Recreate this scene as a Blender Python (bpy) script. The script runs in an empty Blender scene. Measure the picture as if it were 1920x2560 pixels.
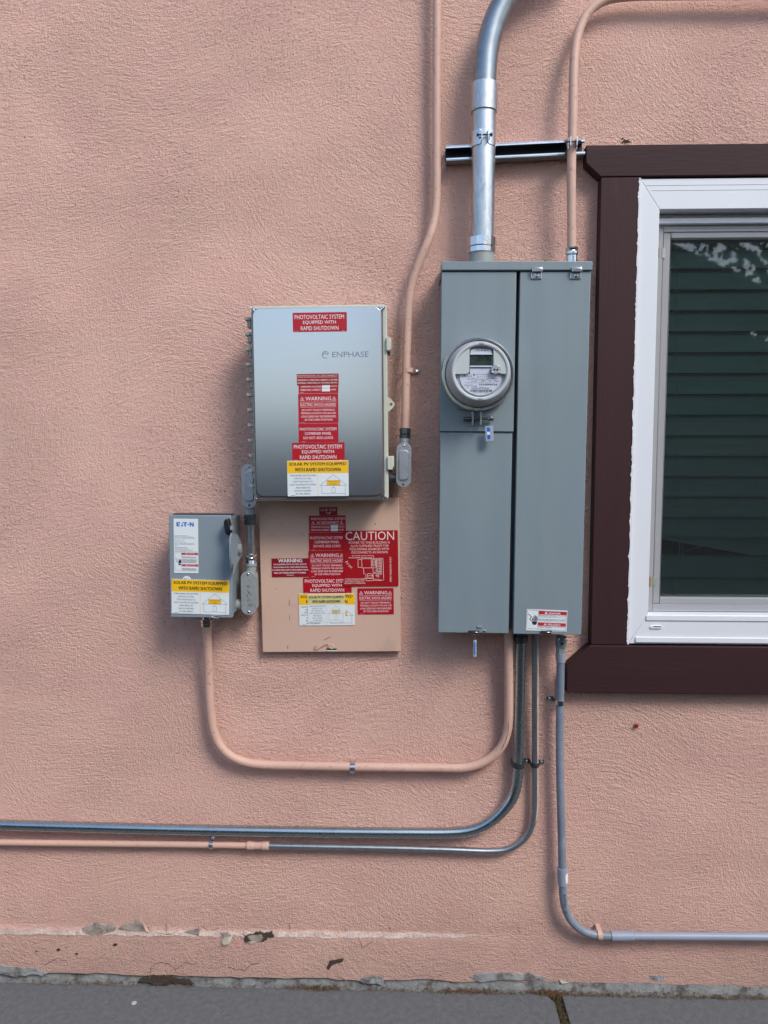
import bpy, bmesh, math, random
from mathutils import Vector, Matrix, noise
random.seed(7)
S = bpy.context.scene
C = S.collection
R = math.radians

# ------------------------------------------------------------------ camera
FPX, W, H = 1923.0, 1920.0, 2560.0
PITCH, YAW, ROLL = R(-4.5), R(-1.7), R(0.05)
fwd = Vector((math.sin(YAW)*math.cos(PITCH), math.cos(YAW)*math.cos(PITCH), math.sin(PITCH)))
rt0 = Vector((math.cos(YAW), -math.sin(YAW), 0)); up0 = rt0.cross(fwd)
rt = math.cos(ROLL)*rt0 + math.sin(ROLL)*up0
up = -math.sin(ROLL)*rt0 + math.cos(ROLL)*up0
_g = fwd + rt*((960-W/2)/FPX) + up*(-(2468-H/2)/FPX)      # the slab meets the wall on this sight line: it gives the eye height
CAM = Vector((0.0, -2.25, -_g.z/_g.y*2.25))
cd = bpy.data.cameras.new('camera'); cam = bpy.data.objects.new('camera', cd); C.objects.link(cam)
cam.matrix_world = Matrix(((rt.x, up.x, -fwd.x, CAM.x), (rt.y, up.y, -fwd.y, CAM.y), (rt.z, up.z, -fwd.z, CAM.z), (0, 0, 0, 1)))
cd.sensor_fit = 'VERTICAL'; cd.sensor_height = 24.0; cd.lens = 24.0*FPX/H
cd.clip_start = 0.05; cd.clip_end = 300
S.camera = cam

# ------------------------------------------------------------------ light
w = bpy.data.worlds.new('World'); S.world = w; w.use_nodes = True
nt = w.node_tree; bg = nt.nodes['Background']
sky = nt.nodes.new('ShaderNodeTexSky'); sky.sky_type = 'NISHITA'; sky.sun_disc = False
SUNDIR = Vector((0.52, -0.62, 0.80)).normalized()
sky.sun_elevation = math.asin(SUNDIR.z); sky.sun_rotation = math.atan2(SUNDIR.x, SUNDIR.y)
sky.air_density = 1.0; sky.dust_density = 1.5; sky.ozone_density = 1.0
nt.links.new(sky.outputs[0], bg.inputs['Color']); bg.inputs['Strength'].default_value = 0.125
sl = bpy.data.lights.new('sun', 'SUN'); sun = bpy.data.objects.new('sun', sl); C.objects.link(sun)
sl.energy = 1.3; sl.angle = R(19); sl.color = (1.0, 0.955, 0.90)
sun.rotation_euler = (-SUNDIR).to_track_quat('-Z', 'Y').to_euler(); sun.location = (3, -4, 6)
S.view_settings.view_transform = 'Standard'; S.view_settings.look = 'None'
S.view_settings.gamma = 1; S.view_settings.use_curve_mapping = False
S.view_settings.exposure = 0.82

# ------------------------------------------------------------------ measuring helpers
def ray(px, py): return (fwd + rt*((px-W/2)/FPX) + up*(-(py-H/2)/FPX))
def P(px, py, d=0.0):
    r = ray(px, py); t = (-d-CAM.y)/r.y
    return CAM + r*t
def PXP(px, py, X):
    r = ray(px, py); return CAM + r*((X-CAM.x)/r.x)
def rad(wpx, p): return wpx/2*((p-CAM).dot(fwd))/FPX
class Crop:
    def __init__(s, ox, oy, k): s.ox, s.oy, s.k = ox, oy, k
    def __call__(s, x, y): return (s.ox+x/s.k, s.oy+y/s.k)
C1 = Crop(580, 740, 3.456); C2 = Crop(400, 1120, 4.608); C3 = Crop(640, 1240, 4.366); C4 = Crop(1080, 620, 3.95)
C5 = Crop(1080, 820, 6.9125); C6 = Crop(1080, 180, 3.95); C7 = Crop(1480, 340, 2.9114)
D1 = Crop(1400, 1060, 3.0731); D2 = Crop(1080, 1480, 4.608); D3 = Crop(1120, 1860, 4.8794)
D4 = Crop(460, 1540, 3.0722); D5 = Crop(0, 2200, 1.728); D6 = Crop(960, 2200, 1.728)
E2 = Crop(400, 1280, 7.541); E3 = Crop(800, 1320, 7.9); E4 = Crop(1300, 1500, 11.85)

class Rect:
    """a true rectangle in the wall-parallel plane at distance d from the wall"""
    def __init__(s, c, ux, wd, ht, d):
        s.c, s.w, s.h, s.d = c, wd, ht, d; s.ux = ux; s.uz = Vector((-ux.y, ux.x))
    def pt(s, u, v):
        q = s.c + s.ux*((u-.5)*s.w) + s.uz*((.5-v)*s.h); return (q.x, q.y)
    def sub(s, u0, v0, u1, v1): return [s.pt(u0, v0), s.pt(u0, v1), s.pt(u1, v1), s.pt(u1, v0)]
    def poly(s): return s.sub(0, 0, 1, 1)
    def round(s, r, n=5, u0=0, v0=0, u1=1, v1=1):
        out = []; ru, rv = r/s.w, r/s.h
        for cu, cv, a0 in ((u0+ru, v0+rv, 90), (u0+ru, v1-rv, 180), (u1-ru, v1-rv, 270), (u1-ru, v0+rv, 0)):
            for k in range(n+1):
                a = R(a0+90*k/n); out.append(s.pt(cu+ru*math.cos(a), cv-rv*math.sin(a)))
        return out
    def child(s, u0, v0, u1, v1, dd=0):
        c = s.pt((u0+u1)/2, (v0+v1)/2); return Rect(Vector(c), s.ux, (u1-u0)*s.w, (v1-v0)*s.h, s.d+dd)
def rect4(tl, tr, br, bl, d, ang=None):
    q = [P(a, b, d) for a, b in (tl, tr, br, bl)]; q = [Vector((p.x, p.z)) for p in q]
    c = sum(q, Vector((0, 0)))/4
    ux = ((q[1]-q[0])+(q[2]-q[3])); uz = ((q[0]-q[3])+(q[1]-q[2]))
    wd, ht = ux.length/2, uz.length/2
    a = (math.atan2(ux.y, ux.x)+math.atan2(-uz.x, uz.y))/2 if ang is None else ang
    return Rect(c, Vector((math.cos(a), math.sin(a))), wd, ht, d)
def rectc(cr, x0, y0, x1, y1, d, ang=0.0):
    r = rect4(cr(x0, y0), cr(x1, y0), cr(x1, y1), cr(x0, y1), d, ang)
    r.cb = (x0, y0, x1, y1); return r
def angof(r): return math.atan2(r.ux.y, r.ux.x)

# ------------------------------------------------------------------ mesh builder
class MB:
    def __init__(s): s.v = []; s.f = []; s.sm = []
    def add(s, vs, fs, smooth=False):
        n = len(s.v); s.v += [Vector(v) for v in vs]
        for f in fs: s.f.append([i+n for i in f]); s.sm.append(smooth)
        return s
    def box(s, x0, x1, y0, y1, z0, z1):
        v = [(x, y, z) for x in (x0, x1) for y in (y0, y1) for z in (z0, z1)]
        return s.add(v, [(0, 1, 3, 2), (4, 6, 7, 5), (0, 4, 5, 1), (2, 3, 7, 6), (0, 2, 6, 4), (1, 5, 7, 3)])
    def prism(s, poly, d0, d1):
        """poly (x,z) counter-clockwise seen from the camera; from depth d0 (wall side) to d1"""
        a = sum(poly[i-1][0]*poly[i][1]-poly[i][0]*poly[i-1][1] for i in range(len(poly)))
        if a < 0: poly = poly[::-1]
        n = len(poly)
        v = [(x, -d1, z) for x, z in poly]+[(x, -d0, z) for x, z in poly]
        return s.add(v, [list(range(n)), list(range(2*n-1, n-1, -1))]+[(i, i+n, (i+1) % n+n, (i+1) % n) for i in range(n)])
    def flat(s, poly, d):
        a = sum(poly[i-1][0]*poly[i][1]-poly[i][0]*poly[i-1][1] for i in range(len(poly)))
        if a < 0: poly = poly[::-1]
        return s.add([(x, -d, z) for x, z in poly], [list(range(len(poly)))])
    def line(s, p, q, wd, d):
        p, q = Vector(p), Vector(q); t = (q-p)
        if t.length < 1e-9: return s
        n = Vector((-t.y, t.x)).normalized()*wd/2; e = t.normalized()*wd*.4
        return s.flat([tuple(p-e+n), tuple(p-e-n), tuple(q+e-n), tuple(q+e+n)], d)
    def rev(s, o, ax, prof, seg=24, cap=True, smooth=True, phase=0.0):
        """revolve (distance along axis, radius) pairs; every band gets its own vertices for crisp edges"""
        o, ax = Vector(o), Vector(ax).normalized()
        a = ax.orthogonal().normalized(); b = ax.cross(a)
        def ring(h, r): return [o+ax*h+(a*math.cos(phase+2*math.pi*k/seg)+b*math.sin(phase+2*math.pi*k/seg))*r for k in range(seg)]
        for (h0, r0), (h1, r1) in zip(prof, prof[1:]):
            s.add(ring(h0, r0)+ring(h1, r1), [(k, (k+1) % seg, (k+1) % seg+seg, k+seg) for k in range(seg)], smooth)
        if cap:
            if prof[0][1] > 1e-6: s.add(ring(*prof[0]), [list(range(seg))[::-1]])
            if prof[-1][1] > 1e-6: s.add(ring(*prof[-1]), [list(range(seg))])
        return s
    def tube(s, pts, r, seg=20, cap=True):
        pts = [Vector(p) for p in pts]; n = len(pts)
        T = [(pts[min(i+1, n-1)]-pts[max(i-1, 0)]).normalized() for i in range(n)]
        N = T[0].orthogonal().normalized(); vs = []
        for i in range(n):
            N = (N-T[i]*N.dot(T[i])).normalized(); B = T[i].cross(N)
            rr = r[i] if isinstance(r, list) else r
            vs += [pts[i]+(N*math.cos(2*math.pi*k/seg)+B*math.sin(2*math.pi*k/seg))*rr for k in range(seg)]
        fs = [(i*seg+k, i*seg+(k+1) % seg, (i+1)*seg+(k+1) % seg, (i+1)*seg+k) for i in range(n-1) for k in range(seg)]
        s.add(vs, fs, True)
        if cap: s.add(vs[:seg], [list(range(seg))[::-1]]); s.add(vs[-seg:], [list(range(seg))])
        return s
    def build(s, name, mat, parent=None, bevel=0.0, seg=2, label=None):
        base = origin(parent) if parent else Vector((0, 0, 0))
        me = bpy.data.meshes.new(name)
        bm = bmesh.new(); vv = [bm.verts.new(v-base) for v in s.v]
        for f, sm in zip(s.f, s.sm):
            try: bf = bm.faces.new([vv[i] for i in f]); bf.smooth = sm
            except ValueError: pass
        if bevel:
            bmesh.ops.remove_doubles(bm, verts=bm.verts, dist=1e-6)
            ed = [e for e in bm.edges if len(e.link_faces) == 2 and e.calc_face_angle(0) > R(35)]
            res = bmesh.ops.bevel(bm, geom=ed, offset=bevel, segments=seg, profile=.6, affect='EDGES', clamp_overlap=True)
            for f in res['faces']: f.smooth = True
        else:
            bmesh.ops.recalc_face_normals(bm, faces=bm.faces)
        bm.to_mesh(me); bm.free()
        o = bpy.data.objects.new(name, me); C.objects.link(o); me.materials.append(mat)
        if parent: o.parent = parent
        if label: o['label'] = label
        return o
ORG = {}
def origin(o):
    while o.parent: o = o.parent
    return Vector(o.location)
def thing(name, label, cat, loc, group=None):
    o = bpy.data.objects.new(name, None); C.objects.link(o); o.location = loc; o.empty_display_size = .05
    o['label'] = label; o['category'] = cat
    if group: o['group'] = group
    return o
def tag(o, label, cat, group=None):
    o['label'] = label; o['category'] = cat
    if group: o['group'] = group
    return o
TXT = {}
def textmesh(body, bold):
    key = (body, bold)
    if key not in TXT:
        cu = bpy.data.curves.new('t', 'FONT'); cu.body = body; cu.resolution_u = 2; cu.offset = bold
        ob = bpy.data.objects.new('t', cu); C.objects.link(ob)
        me = ob.evaluated_get(bpy.context.evaluated_depsgraph_get()).to_mesh()
        vs = [tuple(v.co[:2]) for v in me.vertices]; fs = [tuple(p.vertices) for p in me.polygons]
        bpy.data.objects.remove(ob); bpy.data.curves.remove(cu)
        x0, x1 = min(v[0] for v in vs), max(v[0] for v in vs); y0, y1 = min(v[1] for v in vs), max(v[1] for v in vs)
        TXT[key] = ([((a-x0)/(x1-x0), (b-y0)/(y1-y0)) for a, b in vs], fs)
    return TXT[key]
def smooth_path(pts, step=.012):
    """Catmull-Rom through measured points"""
    pts = [Vector(p) for p in pts]; q = [pts[0]*2-pts[1]]+pts+[pts[-1]*2-pts[-2]]; out = []
    for i in range(1, len(q)-2):
        a, b, c, d = q[i-1:i+3]
        t0 = 0; t1 = t0+(b-a).length**.5; t2 = t1+(c-b).length**.5; t3 = t2+(d-c).length**.5
        n = max(1, int((c-b).length/step))
        for k in range(n):
            t = t1+(t2-t1)*k/n
            A1 = a*((t1-t)/(t1-t0))+b*((t-t0)/(t1-t0)); A2 = b*((t2-t)/(t2-t1))+c*((t-t1)/(t2-t1)); A3 = c*((t3-t)/(t3-t2))+d*((t-t2)/(t3-t2))
            B1 = A1*((t2-t)/(t2-t0))+A2*((t-t0)/(t2-t0)); B2 = A2*((t3-t)/(t3-t1))+A3*((t-t1)/(t3-t1))
            out.append(B1*((t2-t)/(t2-t1))+B2*((t-t1)/(t2-t1)))
    return out+[pts[-1]]

# ------------------------------------------------------------------ materials
def node(t, typ, **kw):
    n = t.nodes.new(typ)
    for k, v in kw.items():
        if k.startswith('i_'): n.inputs[k[2:].replace('_', ' ')].default_value = v
        else: setattr(n, k, v)
    return n
def noisen(t, vec, scale, detail=3, rough=.5, dist=0):
    n = node(t, 'ShaderNodeTexNoise', i_Scale=scale, i_Detail=detail, i_Roughness=rough, i_Distortion=dist)
    t.links.new(vec, n.inputs['Vector']); return n.outputs['Fac']
def ramp(t, fac, a, b, ca=(0, 0, 0, 1), cb=(1, 1, 1, 1)):
    n = t.nodes.new('ShaderNodeValToRGB'); n.color_ramp.elements[0].position = a; n.color_ramp.elements[1].position = b
    n.color_ramp.elements[0].color = ca; n.color_ramp.elements[1].color = cb
    t.links.new(fac, n.inputs[0]); return n.outputs[0]
def mixc(t, fac, a, b, typ='MIX'):
    n = t.nodes.new('ShaderNodeMix'); n.data_type = 'RGBA'; n.blend_type = typ
    for i, x in ((0, fac), (6, a), (7, b)):
        if isinstance(x, (int, float)): n.inputs[i].default_value = x
        elif isinstance(x, tuple): n.inputs[i].default_value = (*x[:3], 1)
        else: t.links.new(x, n.inputs[i])
    return n.outputs[2]
def math_(t, op, a, b=0.0):
    n = t.nodes.new('ShaderNodeMath'); n.operation = op
    for i, x in ((0, a), (1, b)):
        if isinstance(x, (int, float)): n.inputs[i].default_value = x
        else: t.links.new(x, n.inputs[i])
    return n.outputs[0]
def mapping(t, vec, scale=(1, 1, 1), rot=(0, 0, 0)):
    n = t.nodes.new('ShaderNodeMapping'); n.inputs['Scale'].default_value = scale; n.inputs['Rotation'].default_value = rot
    t.links.new(vec, n.inputs['Vector']); return n.outputs[0]
def newmat(name):
    m = bpy.data.materials.new(name); m.use_nodes = True; t = m.node_tree; b = t.nodes['Principled BSDF']
    co = t.nodes.new('ShaderNodeTexCoord').outputs['Object']; return m, t, b, co
def paint(name, col, rough=.5, metal=0.0, var=.08, scale=9, bump=0.0, bscale=400, spec=.5, dirt=None, dscale=30, dlo=.6, dhi=.75, rvar=.0, stretch=(1, 1, 1)):
    m, t, b, co = newmat(name)
    vec = mapping(t, co, stretch)
    f = noisen(t, vec, scale, 4, .6)
    c = mixc(t, f, tuple(x*(1-var*2) for x in col), tuple(min(1, x*(1+var*2)) for x in col))
    if dirt:
        g = ramp(t, noisen(t, vec, dscale, 5, .65), dlo, dhi); c = mixc(t, g, c, dirt)
    t.links.new(c, b.inputs['Base Color'])
    b.inputs['Roughness'].default_value = rough; b.inputs['Metallic'].default_value = metal
    b.inputs['Specular IOR Level'].default_value = spec
    if rvar:
        rr = math_(t, 'ADD', math_(t, 'MULTIPLY', noisen(t, vec, scale*4, 4, .7), rvar*2), rough-rvar)
        t.links.new(rr, b.inputs['Roughness'])
    if bump:
        bn = node(t, 'ShaderNodeBump', i_Strength=1.0, i_Distance=bump)
        t.links.new(noisen(t, vec, bscale, 3, .6), bn.inputs['Height']); t.links.new(bn.outputs[0], b.inputs['Normal'])
    return m
PINK = (.80, .51, .412)
def stucco():
    m, t, b, co = newmat('pink stucco')
    # trowel sweeps: broad straight strokes plus arcs about a few centres
    big = node(t, 'ShaderNodeTexNoise', i_Scale=1.1, i_Detail=1.0); t.links.new(co, big.inputs['Vector'])
    sc = t.nodes.new('ShaderNodeVectorMath'); sc.operation = 'SCALE'; t.links.new(big.outputs['Color'], sc.inputs[0]); sc.inputs['Scale'].default_value = .8
    ad = t.nodes.new('ShaderNodeVectorMath'); ad.operation = 'ADD'; t.links.new(co, ad.inputs[0]); t.links.new(sc.outputs[0], ad.inputs[1])
    sweep = noisen(t, mapping(t, ad.outputs[0], (42, 1, 165)), 1.0, 3, .6)
    for cx, cz, r0, r1 in ((-.66, 1.62, .16, .62), (-.15, 2.45, .1, .5), (.35, .55, .12, .5), (-1.0, .75, .1, .55), (1.0, 2.9, .1, .6), (1.25, .5, .08, .4)):
        sb_ = t.nodes.new('ShaderNodeVectorMath'); sb_.operation = 'SUBTRACT'; t.links.new(co, sb_.inputs[0]); sb_.inputs[1].default_value = (cx, 0, cz)
        sp = t.nodes.new('ShaderNodeSeparateXYZ'); t.links.new(sb_.outputs[0], sp.inputs[0])
        rr = math_(t, 'SQRT', math_(t, 'ADD', math_(t, 'MULTIPLY', sp.outputs['X'], sp.outputs['X']), math_(t, 'MULTIPLY', sp.outputs['Z'], sp.outputs['Z'])))
        an = math_(t, 'ARCTAN2', sp.outputs['Z'], sp.outputs['X'])
        cb_ = t.nodes.new('ShaderNodeCombineXYZ'); t.links.new(math_(t, 'MULTIPLY', rr, 170.0), cb_.inputs[0]); t.links.new(math_(t, 'MULTIPLY', an, 11.0), cb_.inputs[1]); cb_.inputs[2].default_value = cx*7
        arc = noisen(t, cb_.outputs[0], 1.0, 3, .6)
        mk = math_(t, 'MULTIPLY', ramp(t, rr, r0, r0+.1), ramp(t, rr, r1-.12, r1, (1, 1, 1, 1), (0, 0, 0, 1)))
        mk = math_(t, 'MULTIPLY', mk, ramp(t, noisen(t, co, 2.2, 1, .5), .38, .55))
        mm = t.nodes.new('ShaderNodeMix'); t.links.new(mk, mm.inputs[0]); t.links.new(sweep, mm.inputs[2]); t.links.new(arc, mm.inputs[3]); sweep = mm.outputs[0]
    grain = noisen(t, co, 200, 4, .68)
    lump = noisen(t, co, 75, 2, .5)
    fine = noisen(t, co, 420, 2, .6)
    pit = ramp(t, noisen(t, co, 165, 2, .5), .615, .66)          # small sand pits
    pmask = ramp(t, noisen(t, co, 2.6, 2, .5), .40, .62)
    zz_ = t.nodes.new('ShaderNodeSeparateXYZ'); t.links.new(co, zz_.inputs[0])
    pit = math_(t, 'MULTIPLY', pit, math_(t, 'MULTIPLY', pmask, ramp(t, zz_.outputs['Z'], .8, 2.0, (.35, .35, .35, 1), (1, 1, 1, 1))))
    amp = ramp(t, noisen(t, mapping(t, ad.outputs[0], (2.2, 1, 4.2)), 1.0, 4, .6), .32, .68, (.55, .55, .55, 1), (1, 1, 1, 1))
    h = math_(t, 'ADD', math_(t, 'MULTIPLY', grain, 1.0), math_(t, 'MULTIPLY', sweep, .7))
    h = math_(t, 'ADD', h, math_(t, 'MULTIPLY', ramp(t, lump, .45, .65), .16))
    h = math_(t, 'ADD', h, math_(t, 'MULTIPLY', fine, .25))
    h = math_(t, 'MULTIPLY', math_(t, 'SUBTRACT', h, 1.05), amp)
    h = math_(t, 'SUBTRACT', h, math_(t, 'MULTIPLY', pit, .45))
    bn = node(t, 'ShaderNodeBump', i_Strength=1.0, i_Distance=.0088); t.links.new(h, bn.inputs['Height']); t.links.new(bn.outputs[0], b.inputs['Normal'])
    c = mixc(t, noisen(t, co, 2.0, 4, .6), tuple(x*.92 for x in PINK), tuple(x*1.07 for x in PINK))
    c = mixc(t, ramp(t, noisen(t, co, 5, 3, .5), .35, .7), c, mixc(t, 1.0, c, (1.0, .95, .99), 'MULTIPLY'))
    c = mixc(t, math_(t, 'MULTIPLY', pit, .5), c, (.30, .16, .12))
    # splash dirt close to the ground
    sx = t.nodes.new('ShaderNodeSeparateXYZ'); t.links.new(co, sx.inputs[0])
    low = math_(t, 'ADD', sx.outputs['Z'], math_(t, 'MULTIPLY', noisen(t, co, 16, 4, .6), .25))
    g = ramp(t, low, .12, .42, (.34, .34, .34, 1), (0, 0, 0, 1))
    c = mixc(t, g, c, (.26, .18, .15))
    t.links.new(c, b.inputs['Base Color']); b.inputs['Roughness'].default_value = .82; b.inputs['Specular IOR Level'].default_value = .25
    return m
M = {}
M['stucco'] = stucco()
M['pink'] = paint('pink paint', (.60, .385, .305), .55, var=.1, bump=.0004, bscale=160, dirt=(.27, .16, .125), dscale=70, dlo=.58, dhi=.74)
M['pinkdoor'] = paint('pink painted metal', (.62, .425, .325), .5, var=.05, scale=4, bump=.0002, bscale=250, dirt=(.42, .27, .22), dscale=9, dlo=.6, dhi=.85)
M['grey'] = paint('grey enamel', (.21, .265, .292), .40, var=.05, scale=3, bump=.00012, bscale=700, rvar=.07, dirt=(.235, .285, .295), dscale=2.2, dlo=.5, dhi=.8, stretch=(5, 5, .8))
M['greydark'] = paint('grey enamel body', (.20, .245, .255), .5, var=.03)
M['eaton'] = paint('switch grey enamel', (.23, .285, .32), .45, var=.04, scale=5, bump=.00008, bscale=900)
M['emt'] = paint('galvanised conduit', (.50, .56, .60), .34, 1.0, var=.16, scale=40, bump=.0001, bscale=300, rvar=.1, dirt=(.33, .37, .40), dscale=60, dlo=.5, dhi=.75)
M['emtold'] = paint('weathered conduit', (.42, .47, .50), .36, .95, var=.12, scale=45, bump=.0001, bscale=260, rvar=.08, dirt=(.26, .30, .33), dscale=70, dlo=.5, dhi=.8)
M['emtpipe'] = paint('galvanised pipe', (.46, .55, .57), .27, 1.0, var=.05, scale=20, rvar=.04, dirt=(.36, .43, .45), dscale=30, dlo=.5, dhi=.9)
M['bright'] = paint('bright galvanised conduit', (.58, .62, .65), .40, 1.0, var=.25, scale=38, bump=.0001, bscale=300, rvar=.14, dirt=(.36, .39, .41), dscale=75, dlo=.46, dhi=.72, stretch=(1, 1, .3))
M['zinc'] = paint('zinc plated steel', (.68, .70, .71), .2, 1.0, var=.1, scale=50, rvar=.06)
M['dark'] = paint('dark steel', (.10, .115, .125), .35, .8, var=.15, scale=60)
M['black'] = paint('black plastic', (.012, .012, .014), .4)
M['alu'] = paint('cast aluminium', (.50, .52, .55), .42, .85, var=.12, scale=60, bump=.0003, bscale=300, rvar=.08)
M['cast'] = paint('grey cast cover', (.34, .37, .38), .5, .3, var=.1, scale=30, bump=.0003, bscale=400, dirt=(.2, .21, .22), dscale=45, dlo=.56, dhi=.72)
M['castbody'] = paint('grey cast body', (.30, .33, .32), .55, .1, var=.1, scale=30, bump=.0003, bscale=300)
M['pvc'] = paint('grey pvc', (.20, .235, .29), .42, var=.1, scale=25, dirt=(.30, .33, .38), dscale=20, dlo=.5, dhi=.8, stretch=(1, 1, 1))
M['pvclight'] = paint('light grey pvc', (.29, .33, .41), .4, var=.06)
M['cream'] = paint('cream polycarbonate', (.52, .55, .46), .45, var=.04)
M['creamdk'] = paint('grey green polycarbonate', (.36, .39, .34), .5, var=.05)
M['brownplate'] = paint('smoked grey plastic', (.16, .14, .14), .3, .4, var=.1)  # dark tone of reflections in the door's chamfered corners, set as colour
M['trim'] = paint('dark brown wood paint', (.040, .016, .0175), .6, spec=.25, var=.15, scale=9, bump=.0006, bscale=130, dirt=(.085, .045, .043), dscale=14, dlo=.6, dhi=.8, stretch=(.12, 1, 1))
M['trimv'] = paint('dark brown wood paint upright', (.042, .017, .0185), .6, spec=.25, var=.15, scale=9, bump=.0006, bscale=130, dirt=(.085, .045, .043), dscale=14, dlo=.6, dhi=.8, stretch=(1, 1, .12))
M['vinyl'] = paint('white vinyl', (.76, .79, .82), .35, var=.015, scale=5)
M['vinylgrey'] = paint('grey vinyl sash', (.58, .585, .60), .45, var=.03, scale=300, bump=.0002, bscale=700)
M['caulk'] = paint('old white caulk', (.74, .76, .77), .7, var=.15, scale=60, bump=.001, bscale=150)
M['slat'] = paint('blind slat', (.48, .70, .63), .5, var=.12, scale=10, stretch=(.3, 1, 6))
M['room'] = paint('dark room', (.012, .013, .014), .9)
M['wood'] = paint('old wood', (.28, .15, .05), .7)
M['concrete'] = paint('concrete slab', (.125, .132, .138), .9, var=.22, scale=55, bump=.003, bscale=230, dirt=(.10, .105, .11), dscale=210, dlo=.56, dhi=.64)
M['found'] = paint('foundation concrete', (.30, .31, .31), .9, var=.25, scale=24, bump=.004, bscale=70, dirt=(.12, .11, .10), dscale=22, dlo=.5, dhi=.65)
M['patch'] = paint('bare grey render', (.39, .33, .28), .9, var=.2, scale=40, bump=.002, bscale=140, dirt=(.18, .15, .13), dscale=60, dlo=.5, dhi=.65)
M['bead'] = paint('worn pale ledge', (.58, .46, .40), .88, var=.25, scale=45, bump=.004, bscale=120, dirt=(.42, .30, .24), dscale=60, dlo=.52, dhi=.68)
M['cavity'] = paint('dark cavity', (.06, .042, .03), .95, var=.3, scale=50, bump=.003, bscale=90)
M['soil'] = paint('dark soil', (.045, .035, .025), .95, var=.4, scale=40, bump=.01, bscale=60)
M['earth'] = paint('yard ground', (.06, .057, .05), .95, var=.2, scale=2, bump=.01, bscale=12)
M['litter'] = paint('dry plant litter', (.13, .075, .035), .9, var=.4, scale=60)
M['moss'] = paint('brown moss', (.075, .055, .022), .95, var=.4, scale=50)
M['leafdry'] = paint('dry leaf', (.24, .11, .06), .7, var=.2, scale=40)
M['red'] = paint('red vinyl sticker', (.42, .003, .012), .4, var=.05, scale=8)
M['redplate'] = paint('engraved red plastic', (.28, .004, .014), .4, var=.05, scale=8)
M['redcaution'] = paint('engraved red placard', (.36, .002, .008), .42, var=.05, scale=6)
M['redfade'] = paint('danger red print', (.50, .02, .03), .4)
M['plug'] = paint('red plastic plug', (.32, .02, .03), .5)
M['white'] = paint('white print', (.82, .80, .80), .4, var=.01)
M['pinkwhite'] = paint('engraved cream lettering', (.82, .66, .60), .5, var=.03)
M['sticker'] = paint('white sticker', (.74, .79, .80), .35, var=.02)
M['ink'] = paint('black ink', (.02, .02, .022), .5)
M['greyink'] = paint('faded ink', (.14, .15, .16), .5)
M['yellow'] = paint('yellow print', (.90, .52, .01), .35, var=.03)
M['paleyellow'] = paint('faded yellow print', (.66, .57, .24), .4, var=.06, scale=30)
M['blue'] = paint('blue print', (.005, .13, .52), .4)
M['logo'] = paint('grey logo print', (.20, .23, .29), .4, .3)
M['logofaint'] = paint('faint logo print', (.42, .46, .52), .4, .5)
M['meterface'] = paint('meter face plastic', (.50, .555, .54), .35, var=.02)
M['meterbowl'] = paint('meter bowl', (.42, .44, .46), .35, var=.05, scale=8)
M['meterrim'] = paint('meter cover rim', (.50, .54, .55), .3, var=.03, scale=6)
M['nameplate'] = paint('meter nameplate', (.56, .60, .70), .35, var=.02)
M['lavender'] = paint('meter inner plate', (.36, .40, .46), .35)
M['lcd'] = paint('lcd glass', (.03, .05, .044), .2)
M['lcdink'] = paint('lcd segment', (.004, .006, .006), .3)
M['tagclear'] = paint('clear seal plastic', (.36, .42, .47), .15, var=.1, scale=60)
M['tagblue'] = paint('blue seal plastic', (.02, .14, .60), .25, var=.15, scale=80)
M['mesh'] = None
def brushed():
    m, t, b, co = newmat('brushed metal cover')
    g = noisen(t, mapping(t, co, (3, 1, 900)), 1.0, 3, .6); f = noisen(t, co, 500, 2, .6)
    b.inputs['Metallic'].default_value = 1.0
    t.links.new(mixc(t, f, (.50, .525, .555), (.59, .615, .645)), b.inputs['Base Color'])
    rr = math_(t, 'ADD', math_(t, 'MULTIPLY', g, .05), .23); t.links.new(rr, b.inputs['Roughness'])
    return m
M['brushed'] = brushed()
def screenmat():
    m, t, b, co = newmat('insect screen')
    t.nodes.remove(b); out = t.nodes['Material Output']
    tr = t.nodes.new('ShaderNodeBsdfTransparent'); df = t.nodes.new('ShaderNodeBsdfDiffuse'); df.inputs[0].default_value = (.05, .06, .06, 1)
    wv = node(t, 'ShaderNodeTexWave', i_Scale=165.0); wv.bands_direction = 'Z'; t.links.new(co, wv.inputs['Vector'])
    wx = node(t, 'ShaderNodeTexWave', i_Scale=165.0); wx.bands_direction = 'X'; t.links.new(co, wx.inputs['Vector'])
    f = math_(t, 'MAXIMUM', wv.outputs['Fac'], wx.outputs['Fac'])
    f = ramp(t, f, .55, .9, (.06, .06, .06, 1), (.38, .38, .38, 1))
    mx = t.nodes.new('ShaderNodeMixShader'); t.links.new(f, mx.inputs[0]); t.links.new(tr.outputs[0], mx.inputs[1]); t.links.new(df.outputs[0], mx.inputs[2])
    t.links.new(mx.outputs[0], out.inputs[0]); return m
def glassmat():
    m, t, b, co = newmat('window glass')
    t.nodes.remove(b); out = t.nodes['Material Output']
    tr = t.nodes.new('ShaderNodeBsdfTransparent'); tr.inputs[0].default_value = (.90, .97, .95, 1)
    gl = t.nodes.new('ShaderNodeBsdfGlossy'); gl.inputs['Roughness'].default_value = .022
    fr = node(t, 'ShaderNodeFresnel', i_IOR=2.0)
    mx = t.nodes.new('ShaderNodeMixShader'); t.links.new(fr.outputs[0], mx.inputs[0]); t.links.new(tr.outputs[0], mx.inputs[1]); t.links.new(gl.outputs[0], mx.inputs[2])
    t.links.new(mx.outputs[0], out.inputs[0]); return m
M['mesh'] = screenmat(); M['glass'] = glassmat()

# ================================================================== THE WALL
ground_z = 0.0
def zat(px, py, d=0): return P(px, py, d).z
def xat(px, py, d=0): return P(px, py, d).x
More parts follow.
